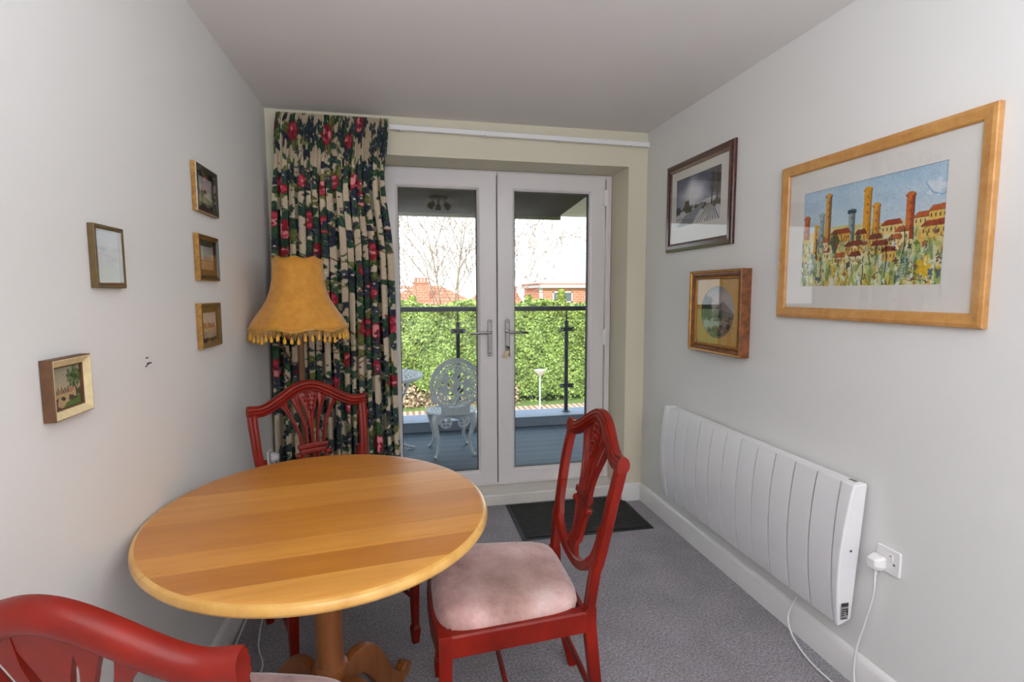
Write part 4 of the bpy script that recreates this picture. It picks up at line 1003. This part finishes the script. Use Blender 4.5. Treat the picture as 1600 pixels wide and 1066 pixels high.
# sockets
def socket(label, side, yc, zc, w=.086):
    root = thing('wall_socket', label, 'socket', (0 if side == 'l' else W, yc, zc), PI/2 if side == 'l' else -PI/2)
    b = MB(); b.prism(rrect(w, .086, .006, 3), -.009, -.0003, 'y'); b.build('face_plate', M['white_plastic'], root, bevel=.003)
    b = MB(); b.box(.006, .020, -.0125, -.009, .006, .026); b.build('rocker_switch', M['white_plastic'], root, bevel=.001)
    b = MB(); b.box(.010, .016, -.0130, -.0124, .021, .0245); b.build('indicator', plain('red_dot', rgb(170, 60, 50), .4), root)
    for x in (.024, -.030): MB().tube([(x, -.0085, -.004), (x, -.0102, -.004)], .0035, 8).build('screw', M['screw'], root)
    return root
def plug(label, side, yc, zc):
    root = thing('mains_plug', label, 'plug', (0 if side == 'l' else W, yc, zc), PI/2 if side == 'l' else -PI/2)
    b = MB(); poly = [(-.024, .016), (-.019, .024), (.019, .024), (.024, .016), (.024, -.010), (.014, -.026), (-.014, -.026), (-.024, -.010)]
    rings = [(1.0, -.0105), (1.0, -.022), (.86, -.034), (.7, -.046), (.55, -.049)]; v = []
    for s, y in rings: v += [(x*s, y, z*s) for x, z in poly]
    f = [(r*8+k, r*8+(k+1) % 8, (r+1)*8+(k+1) % 8, (r+1)*8+k) for r in range(4) for k in range(8)] + [tuple(range(8)), tuple(range(32, 40))]
    b.add(v, f); b.build('plug_body', M['white_plastic'], root, bevel=.003)
    b = MB()
    for k in range(4): b.lathe([(.0062-.0006*k, 0), (.0062-.0006*k, -.004)], 10, (0, -.026, -.024-.005*k))
    b.lathe([(.0042, 0), (.0042, -.022)], 10, (0, -.026, -.022))
    b.build('cord_grip', M['white_plastic'], root)
    return root
socket('white single wall socket beside the near end of the radiator', 'r', -1.826, .508)
plug('white three pin plug in the socket beside the radiator', 'r', -1.800, .492)
socket('white socket low on the left wall behind the dining chair', 'l', -.245, .520)
plug('white plug on the low left wall socket next to the curtain', 'l', -.232, .518)
pts = spline([(W-.028, -1.800, .450), (W-.030, -1.802, .38), (W-.030, -1.775, .26), (W-.032, -1.750, .14), (W-.045, -1.765, .03), (W-.075, -1.85, .006), (W-.11, -1.93, .006), (W-.09, -1.99, .006), (W-.055, -1.955, .006), (W-.070, -1.86, .006), (W-.088, -1.72, .006),
              (W-.085, -1.60, .008), (W-.070, -1.50, .03), (W-.060, -1.455, .08), (W-.058, -1.47, .14), (W-.058, -1.50, .206)], 7)
tag(MB().tube(pts, .0036, 8).build('radiator_cable', M['cable'], smooth=60), 'white cable looping on the floor from radiator to plug', 'cable')

# doormat
dm = thing('doormat', 'black ribbed rectangular doormat on the carpet before the french doors', 'doormat', (1.749, -.176, 0), math.radians(-.6))
b = MB(); b.box(-.398, .398, -.253, .253, .0005, .006); b.build('rubber_edge', M['mat_edge'], dm, bevel=.002)
b = MB(); b.box(-.375, .380, -.235, .235, .006, .010); b.build('ribbed_pile', M['mat_pile'], dm, bevel=.002)

# ceiling spotlight cluster, seen only as a reflection in the door glass
cl = thing('ceiling_spotlight', 'chrome spotlight cluster on the ceiling, seen mirrored in the left door pane', 'ceiling light', (1.13, -1.93, H))
b = MB(); b.lathe([(.02, -.032), (.085, -.028), (.10, -.012), (.102, -.0005)], 32); b.build('ceiling_plate', plain('bronze_plate', rgb(70, 56, 44), .35, metal=.7), cl, smooth=40)
for k, (dx, dy) in enumerate(((-.055, .03), (.06, .0), (.0, -.06))):
    b = MB(); b.tube([(dx, dy, -.028), (dx*1.2, dy*1.2, -.075)], .006, 8); ar = b.build('arm', M['chrome'], cl, smooth=40)
    d = Vector((dx, dy+.05, -.06)).normalized(); c = Vector((dx*1.25, dy*1.25, -.085)); b = MB()
    b.tube([c-d*.018, c-d*.01, c+d*.03, c+d*.045, c+d*.046, c+d*.03], [.016, .026, .032, .036, .031, .024], 20); b.build('spot_head', M['chrome'], ar, smooth=40)

# ================================================================== BALCONY AND OUTSIDE
struct(MB().box(-4, 6, WT, 2.05, -.18, 0).build('balcony_floor', M['deck']))
b = MB(); b.box(-4, 6, 2.062, 2.40, -.35, .085); struct(b.build('trim_3', M['kerb'], bevel=.006))
b = MB(); b.box(-4, 6, 2.05, 2.40, .085, .10); struct(b.build('trim_4', M['kerb'], bevel=.004))
# roof over the balcony: dark soffit with a slanting right end, olive edge board, pale soffit beyond it
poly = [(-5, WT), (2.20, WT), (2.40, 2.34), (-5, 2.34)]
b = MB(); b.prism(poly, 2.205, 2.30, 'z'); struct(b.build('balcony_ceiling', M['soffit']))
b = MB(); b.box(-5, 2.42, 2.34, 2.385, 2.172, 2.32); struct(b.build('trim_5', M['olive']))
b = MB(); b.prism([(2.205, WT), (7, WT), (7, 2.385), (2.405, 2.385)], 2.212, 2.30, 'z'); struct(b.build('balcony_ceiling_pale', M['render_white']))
b = MB(); b.box(-5, 7, -7.1, 2.385, 2.525, 2.62); struct(b.build('roof_slab', M['soffit']))

def railing():
    root = thing('balustrade', 'dark metal balcony railing with clear glass panels', 'railing', (0, 2.22, .10))
    b = MB(); b.strip([(-3, 0, 1.135), (5, 0, 1.115)], rrect(.05, .045, .008, 2), (0, 1, 0)); b.build('handrail', M['rail'], root, smooth=30)
    xs = (-1.04, .13, 1.285, 2.455, 3.62)
    for x in xs:
        p = MB(); p.lathe([(.045, .0), (.045, .008)], 20, (x, 0, 0)); p.tube([(x, 0, .006), (x, 0, .99)], .022, 14); p.tube([(x, 0, .99), (x, 0, 1.115)], .008, 8)
        po = p.build('post', M['rail'], root, smooth=35)
        for z in (.29, .90):
            c = MB(); c.strip([(x-.075, -.032, z), (x-.04, -.030, z), (x+.04, -.030, z), (x+.075, -.032, z)], rrect(.045, .028, .012, 3), (0, 1, 0)); c.build('clamp', M['rail'], po, smooth=40)
            for s in (-1, 1): MB().tube([(x+s*.060, -.0455, z), (x+s*.060, -.049, z)], .013, 12).build('bolt', M['chrome'], po, smooth=40)
    for a, c in zip(xs[:-1], xs[1:]):
        MB().box(a+.032, c-.032, -.034, -.026, .09, 1.03).build('glass_panel', M['rail_glass'], root)
railing()

def pierced(name, mat, parent, w, h, res, inside, fn, th=.012):
    P = Paint(w, h, res, (200, 200, 200)); k = inside(P.u-w/2, h-P.v)
    P.mesh('tmp', mat, None, lambda u, v: fn(u-w/2, h-v), keep=k)
    o = COL.objects['tmp'] if 'tmp' in COL.objects else [x for x in COL.objects if x.name.startswith('tmp')][0]
    o.name = name; o.parent = parent; o.data.name = name
    s = o.modifiers.new('s', 'SOLIDIFY'); s.thickness = th; s.offset = 0
    return o
def garden_chair():
    root = thing('garden_chair', 'white cast aluminium garden chair with pierced oval back on the balcony', 'chair', (1.125, 1.36, 0), math.radians(4))
    def inside(x, z):      # z from 0 at seat to .50
        X, Z = x/.215, (z-.275)/.225
        r = np.hypot(X, Z); th = np.arctan2(Z, X)
        body = (r < 1) | ((np.abs(x) < .12) & (z < .12) & (z >= 0)) | ((np.hypot(np.abs(x)-.165, z-.155) < .04))
        body &= z >= 0
        rim = r > .90
        ring = (r > .62) & (r < .70)
        hole = np.zeros_like(r, bool)
        a = (r > .70) & (r < .90)
        sc1 = np.sin(th*17+6*r) * np.cos(r*46+3*np.sin(th*8))
        hole |= a & (sc1 > .12)
        beads = (r > .62) & (r < .69) & (np.sin(th*38) > .3); hole |= beads
        inner = r < .62
        fan = np.cos(th*11) ; hole |= inner & (r > .12) & (np.sin(x*74+np.cos(z*60)*1.6)*np.sin(z*58+np.cos(x*50)*1.4) > .16) & (np.abs(x) > .012)
        hole |= (np.abs(np.abs(x)-.045) < .028) & (np.abs(z-.085) < .008)
        curl = np.hypot(np.abs(x)-.165, z-.155); hole |= (curl > .014) & (curl < .024) & (np.abs(x) > .165)
        hole |= (z < .06) & (z > .012) & (np.sin(x*110)*np.sin(z*100) > .45)
        return body & ~(hole & ~rim) | (body & rim & (z > .12))
    pierced('backrest', M['cast'], root, .46, .52, 235, inside, lambda x, z: (x, -.215+.10*x*x-.10*z+0*x, .37+z*.965))
    b = MB(); pts = [(.205*math.cos(a), -.215-.10*(.27+.225*math.sin(a))+.1*(.2*math.cos(a))**2, .37+(.275+.222*math.sin(a))*.965) for a in np.linspace(-.85, PI+.85, 40)]
    b.tube(pts, .010, 8); b.build('back_rim', M['cast'], root, smooth=50)
    def ins2(x, y): r = np.hypot(x/.215, (y-.21)/.205); return (r < 1) & ~((r < .86) & (np.sin(x*100)*np.sin(y*100) > .35))
    pierced('seat', M['cast'], root, .44, .43, 200, ins2, lambda x, y: (x, y-.215, .375-.012*np.cos(x*7)+0*y))
    b = MB(); b.tube([(.215*math.cos(a), -.005+.205*math.sin(a), .370) for a in np.linspace(0, 2*PI, 41)], .009, 8); b.build('seat_rim', M['cast'], root, smooth=50)
    # pierced aprons with rosettes
    def ins3(x, z):
        d = np.minimum(np.hypot(x-.075, z-.055), np.hypot(x+.075, z-.055)); th = np.arctan2(z-.055, np.abs(x)-.075)
        arch = z > .085-.0*x + np.where(np.abs(x) < .04, .02*np.cos(x*40), -.02)
        m = (d < .05) & ~((d > .012) & (d < .036) & (np.sin(th*5) > -.2)); return (m | (z > .095) | ((np.abs(x) > .12) & (z > .03+.3*(.18-np.abs(x)))))
    for s in (-1, 1): pierced('apron', M['cast'], root, .36, .13, 300, ins3, lambda x, z: (x, s*.165-.005+0*x-s*.25*x*x, .245+z), .010)
    for sx in (-1, 1):
        for sy in (-1, 1):
            b = MB(); q = spline([(sx*.165, sy*.155, .36), (sx*.168, sy*.165, .30), (sx*.145, sy*.155, .20), (sx*.135, sy*.150, .10), (sx*.155, sy*.17, .03), (sx*.175, sy*.19, .008)], 5); n = len(q)
            b.tube(q, [interp(i/(n-1), [0, .2, .5, .85, 1], [.026, .024, .015, .011, .014]) for i in range(n)], 10); b.build('leg', M['cast'], root, smooth=50)
garden_chair()
def garden_table():
    root = thing('garden_table', 'white pierced round garden table beside the cast garden chair', 'table', (.45, 1.38, 0))
    R = .43
    def ins(x, y): r = np.hypot(x, y-R)/R; th = np.arctan2(y-R, x); return (r < .985) & ~((r < .90) & (np.sin(th*30+r*6)*np.sin(r*50) > .25) & (r > .15))
    pierced('tabletop', M['cast'], root, 2*R, 2*R, 150, ins, lambda x, y: (x, y-R, .690+0*x), .008)
    b = MB(); b.strip([(R*math.cos(a), R*math.sin(a), .685) for a in np.linspace(0, 2*PI, 64, endpoint=False)], rrect(.012, .026, .004, 2), (0, 0, 1), closed=True); b.build('rim', M['cast'], root, smooth=40)
    b = MB(); b.tube([(0, 0, .2), (0, 0, .684)], .022, 12); b.build('column', M['cast'], root, smooth=40)
    for k in range(4):
        a = k*PI/2+.35; d = Vector((math.cos(a), math.sin(a), 0)); Z = lambda z: Vector((0, 0, z))
        b = MB(); q = spline([d*.33+Z(.675), d*.34+Z(.62), d*.27+Z(.48), d*.10+Z(.36), d*.03+Z(.26), d*.12+Z(.15), d*.28+Z(.05), d*.38+Z(.012)], 6); b.tube(q, .012, 8)
        b.build('leg', M['cast'], root, smooth=50)
garden_table()

# ---- beyond the balcony: the garden lies one storey lower
GZ = -2.7
b = MB(); b.box(-80, 120, 3, 160, GZ-.2, GZ); struct(b.build('ground', M['ground']))
b = MB(); b.box(-10, 14, 6, 15.0, GZ, GZ+.02); struct(b.build('paved_path', M['paving']))

def leaves(name, P, N, size, cols, mat, parent=None):
    """P centres (n,3), N outward normals: ragged little sprays of foliage"""
    n = len(P); a = rng.normal(size=(n, 3)); N = N+rng.normal(0, .55, (n, 3)); N /= np.linalg.norm(N, axis=1)[:, None]
    t = np.cross(N, a); t /= np.linalg.norm(t, axis=1)[:, None]; bt = np.cross(N, t)
    s = size*rng.uniform(.6, 1.4, (n, 1)); v = np.stack([P-t*s*.5, P-bt*s*.35+N*s*.1, P+t*s*.55, P+bt*s*.35+N*s*.1], 1).reshape(-1, 3)
    F = np.arange(n*4).reshape(-1, 4)
    me = bpy.data.meshes.new(name); me.vertices.add(len(v)); me.vertices.foreach_set('co', v.ravel().astype(np.float32)); me.loops.add(F.size); me.loops.foreach_set('vertex_index', F.ravel().astype(np.int32))
    me.polygons.add(n); me.polygons.foreach_set('loop_start', (np.arange(n)*4).astype(np.int32)); me.update(calc_edges=True); me.materials.append(mat)
    c = np.array([rgb(*q) for q in cols]); k = c[rng.integers(0, len(c), n)]*rng.uniform(.8, 1.2, (n, 1)); k = np.repeat(np.c_[k, np.ones(n)], 4, 0)
    at = me.color_attributes.new('Col', 'FLOAT_COLOR', 'POINT'); at.data.foreach_set('color', k.ravel().astype(np.float32))
    o = bpy.data.objects.new(name, me); COL.objects.link(o)
    if parent: o.parent = parent
    return o
GR = ((128, 150, 62), (146, 168, 76), (108, 132, 54), (160, 182, 92), (92, 112, 46), (172, 190, 108))
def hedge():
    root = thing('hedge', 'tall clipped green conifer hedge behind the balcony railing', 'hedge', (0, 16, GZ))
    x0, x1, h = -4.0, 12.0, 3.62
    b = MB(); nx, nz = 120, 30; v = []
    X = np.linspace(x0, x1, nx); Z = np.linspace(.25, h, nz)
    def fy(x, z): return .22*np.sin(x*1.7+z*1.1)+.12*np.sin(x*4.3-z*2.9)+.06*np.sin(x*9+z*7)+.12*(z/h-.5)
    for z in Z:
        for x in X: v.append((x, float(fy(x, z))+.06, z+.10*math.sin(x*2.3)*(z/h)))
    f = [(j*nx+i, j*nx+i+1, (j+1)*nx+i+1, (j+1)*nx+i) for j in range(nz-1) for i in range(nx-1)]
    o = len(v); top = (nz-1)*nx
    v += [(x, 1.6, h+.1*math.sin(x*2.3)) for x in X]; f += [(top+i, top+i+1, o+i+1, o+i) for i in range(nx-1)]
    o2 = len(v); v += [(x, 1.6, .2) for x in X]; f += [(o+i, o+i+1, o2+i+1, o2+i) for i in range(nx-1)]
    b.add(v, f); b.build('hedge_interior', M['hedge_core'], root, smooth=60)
    n = 62000; x = rng.uniform(x0, x1, n); z = rng.uniform(0, 1, n)*(h+.02)
    low = .55+.35*np.sin(x*1.3)+.25*np.sin(x*3.1); lim = np.where(x < 4.2, low, .25)
    k = (z > lim) | (rng.random(n) < .12); x, z = x[k], z[k]
    P = np.c_[x, fy(x, z)-rng.uniform(-.02, .13, len(x)), z+.10*np.sin(x*2.3)*(z/h)]; N = np.tile([0, -1, .35], (len(P), 1))
    l = leaves('foliage', P, N, .105, GR, M['leaf'], root); l['kind'] = 'stuff'
    n = 5000; x = rng.uniform(x0, x1, n); P = np.c_[x, rng.uniform(-.2, 1.6, n), h+.1*np.sin(x*2.3)+rng.uniform(-.04, .10, n)**1]
    l = leaves('top_foliage', P, np.tile([0, -.3, 1], (n, 1)), .12, GR, M['leaf'], root); l['kind'] = 'stuff'
    n = 5000; x = rng.uniform(x0, 5.0, n); z = rng.uniform(0, 1.0, n); P = np.c_[x, -.05+rng.uniform(-.5, .2, n)*(1-z), z*rng.uniform(.3, 1, n)]
    l = leaves('bare_stems', P, np.tile([0, -1, .4], (n, 1)), .11, ((186, 154, 124), (150, 118, 90), (206, 178, 150), (110, 84, 62), (216, 190, 160)), M['leaf'], root); l['kind'] = 'stuff'
hedge()
def bush(label, x, y, r, h, n=1600, base=GZ):
    root = thing('conifer_bush', label, 'bush', (x, y, GZ), group=None)
    MB().tube([(0, 0, 0), (0, 0, h*.8)], [.08, .03], 8).build('trunk', M['bark'], root)
    a = rng.uniform(0, 2*PI, n); t = rng.uniform(.3, 1, n); rr = r*(1.15-t)*rng.uniform(.5, 1.0, n)*1.3
    P = np.c_[rr*np.cos(a), rr*np.sin(a), h*t]; N = np.c_[np.cos(a), np.sin(a), np.ones(n)*.5]
    l = leaves('foliage', P, N, .13, ((150, 166, 70), (172, 184, 92), (126, 146, 56)), M['leaf'], root); l['kind'] = 'stuff'
for i, (lb, x, y, r, h) in enumerate((
    ('yellow green conifer tip rising above the hedge in front of the left tiled roof', 1.25, 19, .7, 3.95), ('conifer tip above the hedge below the middle chimney', 6.2, 19, .7, 3.95),
    ('taller conifer tip above the hedge before the flat roofed house', 7.75, 19.3, .65, 4.2), ('rightmost conifer tip above the hedge before the brick house window', 9.3, 19.5, .65, 4.1))): bush(lb, x, y, r, h)

def tree():
    b = MB(); g = random.Random(21)
    def shoot(p, d, L, r, depth):
        n = 7; pts = [p.copy()]; q = p.copy(); ds = []
        for k in range(n):
            d = (d+Vector((g.gauss(0, .055), g.gauss(0, .05), g.gauss(.015, .03)))).normalized(); q = q+d*L/n; pts.append(q.copy()); ds.append(d.copy())
        b.tube(pts, [max(.015, r*(1-.11*i)) for i in range(n+1)], 6 if depth > 1 else 4, cap=False)
        if depth == 0: return
        m = {3: 10, 2: 5, 1: 2}[depth]
        for k in range(m):
            i = min(n-1, int(n*(.12+.85*(k+g.random()*.8)/m))); dd = ds[i]
            a = (1 if (k % 2) else -1)*g.uniform(.35, .7)
            nd = Vector((dd.x*math.cos(a)+dd.z*math.sin(a), dd.y+g.uniform(-.3, .3), -dd.x*math.sin(a)+dd.z*math.cos(a)+.05)).normalized()
            shoot(pts[i+1], nd, L*g.uniform(.30, .48), max(.016, r*.5), depth-1)
    for x, lean, L, r in ((-.25, -.50, 5.2, .034), (-.05, -.16, 6.2, .046), (.10, .03, 6.6, .042), (.30, .06, 6.2, .044), (.50, .26, 5.8, .036), (-.45, -.95, 4.8, .028), (.75, .75, 5.6, .03), (-.15, -.30, 5.6, .03)):
        p = Vector((x*.6, g.uniform(-.2, .2), 0)); q = Vector((x+lean*.9, p.y, 2.3)); b.tube([p, p.lerp(q, .5)+Vector((.03, 0, .1)), q], [r*1.7, r*1.4, r], 7, cap=False)
        shoot(q, Vector((lean, 0, 1)).normalized(), L, r, 3)
    tag(b.build('bare_tree', M['bark'], smooth=60, loc=(2.9, 20.5, GZ)), 'leafless many stemmed tree behind the hedge, seen through the left door', 'tree')
tree()

def house_left():
    root = thing('tiled_house', 'low house with orange hipped tile roof behind the bare tree', 'house', (3.4, 49, GZ))
    MB().box(-4.2, 4.4, -4, 4, 0, 2.95).build('wall', M['brick'], root)
    b = MB(); b.add([(-4.9, -4.6, 2.8), (5.0, -4.6, 2.8), (5.0, 4.6, 2.8), (-4.9, 4.6, 2.8), (-1.25, 0, 4.75), (1.3, 0, 4.75)], [(0, 1, 5, 4), (1, 2, 5), (2, 3, 4, 5), (3, 0, 4), (0, 3, 2, 1)]); b.build('roof', M['roof'], root)
    b = MB(); b.box(-1.35, .05, -3.2, -2.2, 2.9, 4.98); c = b.build('chimney', M['brick'], root)
    b = MB(); b.box(-1.45, .15, -3.3, -2.1, 4.92, 5.06); b.build('chimney_cap', M['brick'], c)
    for k in range(4): MB().lathe([(.13, 0), (.11, .10), (.14, .38), (.12, .38)], 12, (-1.1+.3*k, -2.7, 5.06)).build('chimney_pot', M['roof'], c, smooth=40)
    MB().box(-1.5, .2, -3.45, -3.3, 2.95, 3.2).build('lead_flashing', M['slate'], root)
    for k in range(4): MB().lathe([(.12, 0), (.11, .3)], 10, (-2.4+.35*k, .6, 4.45)).build('chimney_pot', M['roof'], root)
house_left()
def house_mid():
    root = thing('tiled_house', 'smaller brick house with tile roof left of the flat roofed house', 'house', (11.4, 56, GZ))
    MB().box(-2.2, 2.2, -3, 3, 0, 3).build('wall', M['brick'], root)
    b = MB(); b.add([(-3, -3.4, 2.8), (2.6, -3.4, 2.8), (2.6, 3.4, 2.8), (-3, 3.4, 2.8), (-1.2, 0, 4.5), (2.2, 0, 4.6)], [(0, 1, 5, 4), (1, 2, 5), (2, 3, 4, 5), (3, 0, 4), (0, 3, 2, 1)]); b.build('roof', M['roof'], root)
    b = MB(); b.box(.9, 2.0, -2.4, -1.5, 3.2, 4.75); b.box(.82, 2.08, -2.5, -1.4, 4.6, 4.75); c = b.build('chimney', M['brick'], root)
    for k in range(2): MB().lathe([(.13, 0), (.12, .32)], 10, (1.2+.45*k, -1.95, 4.75)).build('chimney_pot', M['roof'], c)
house_mid()
def house_flat():
    root = thing('flat_roofed_house', 'brick house with white flat roof fascia and white windows', 'house', (18, 46, GZ))
    MB().box(-3.9, 5, 0, 7, 0, 4.5).build('wall', M['brick'], root)
    MB().box(-4.15, 5.4, -.35, 7.3, 4.5, 4.82).build('fascia', M['render_white'], root, bevel=.02)
    MB().box(-4.2, 5.3, -.30, 7.2, 4.82, 4.95).build('roof', M['roof'], root)
    MB().box(-4.05, -3.75, -.06, .2, 2.4, 4.5).build('corner_board', M['render_white'], root)
    for x0, x1 in ((-2.75, -.75), (.55, 2.4)):
        b = MB(); t = .12; b.box(x0, x1, -.06, .02, 3.1, 3.1+t); b.box(x0, x1, -.06, .02, 4.16-t, 4.16)
        for x in (x0, (x0+x1-t)/2, x1-t): b.box(x, x+t, -.06, .02, 3.1, 4.16)
        f = b.build('window', M['render_white'], root); MB().box(x0+.05, x1-.05, -.02, .01, 3.15, 4.12).build('pane', M['window_dark'], f)
house_flat()
gl = thing('garden_light', 'tall pale garden lamp with a round head before the hedge', 'lamp', (5.43, 14.3, GZ+.02))
MB().tube([(0, 0, 0), (0, 0, 1.22)], .03, 10).build('post', M['cast'], gl, smooth=40)
MB().lathe([(.05, 1.18), (.10, 1.24), (.21, 1.36), (.22, 1.40), (.05, 1.42)], 20).build('lamp_head', M['slate'], gl, smooth=40)
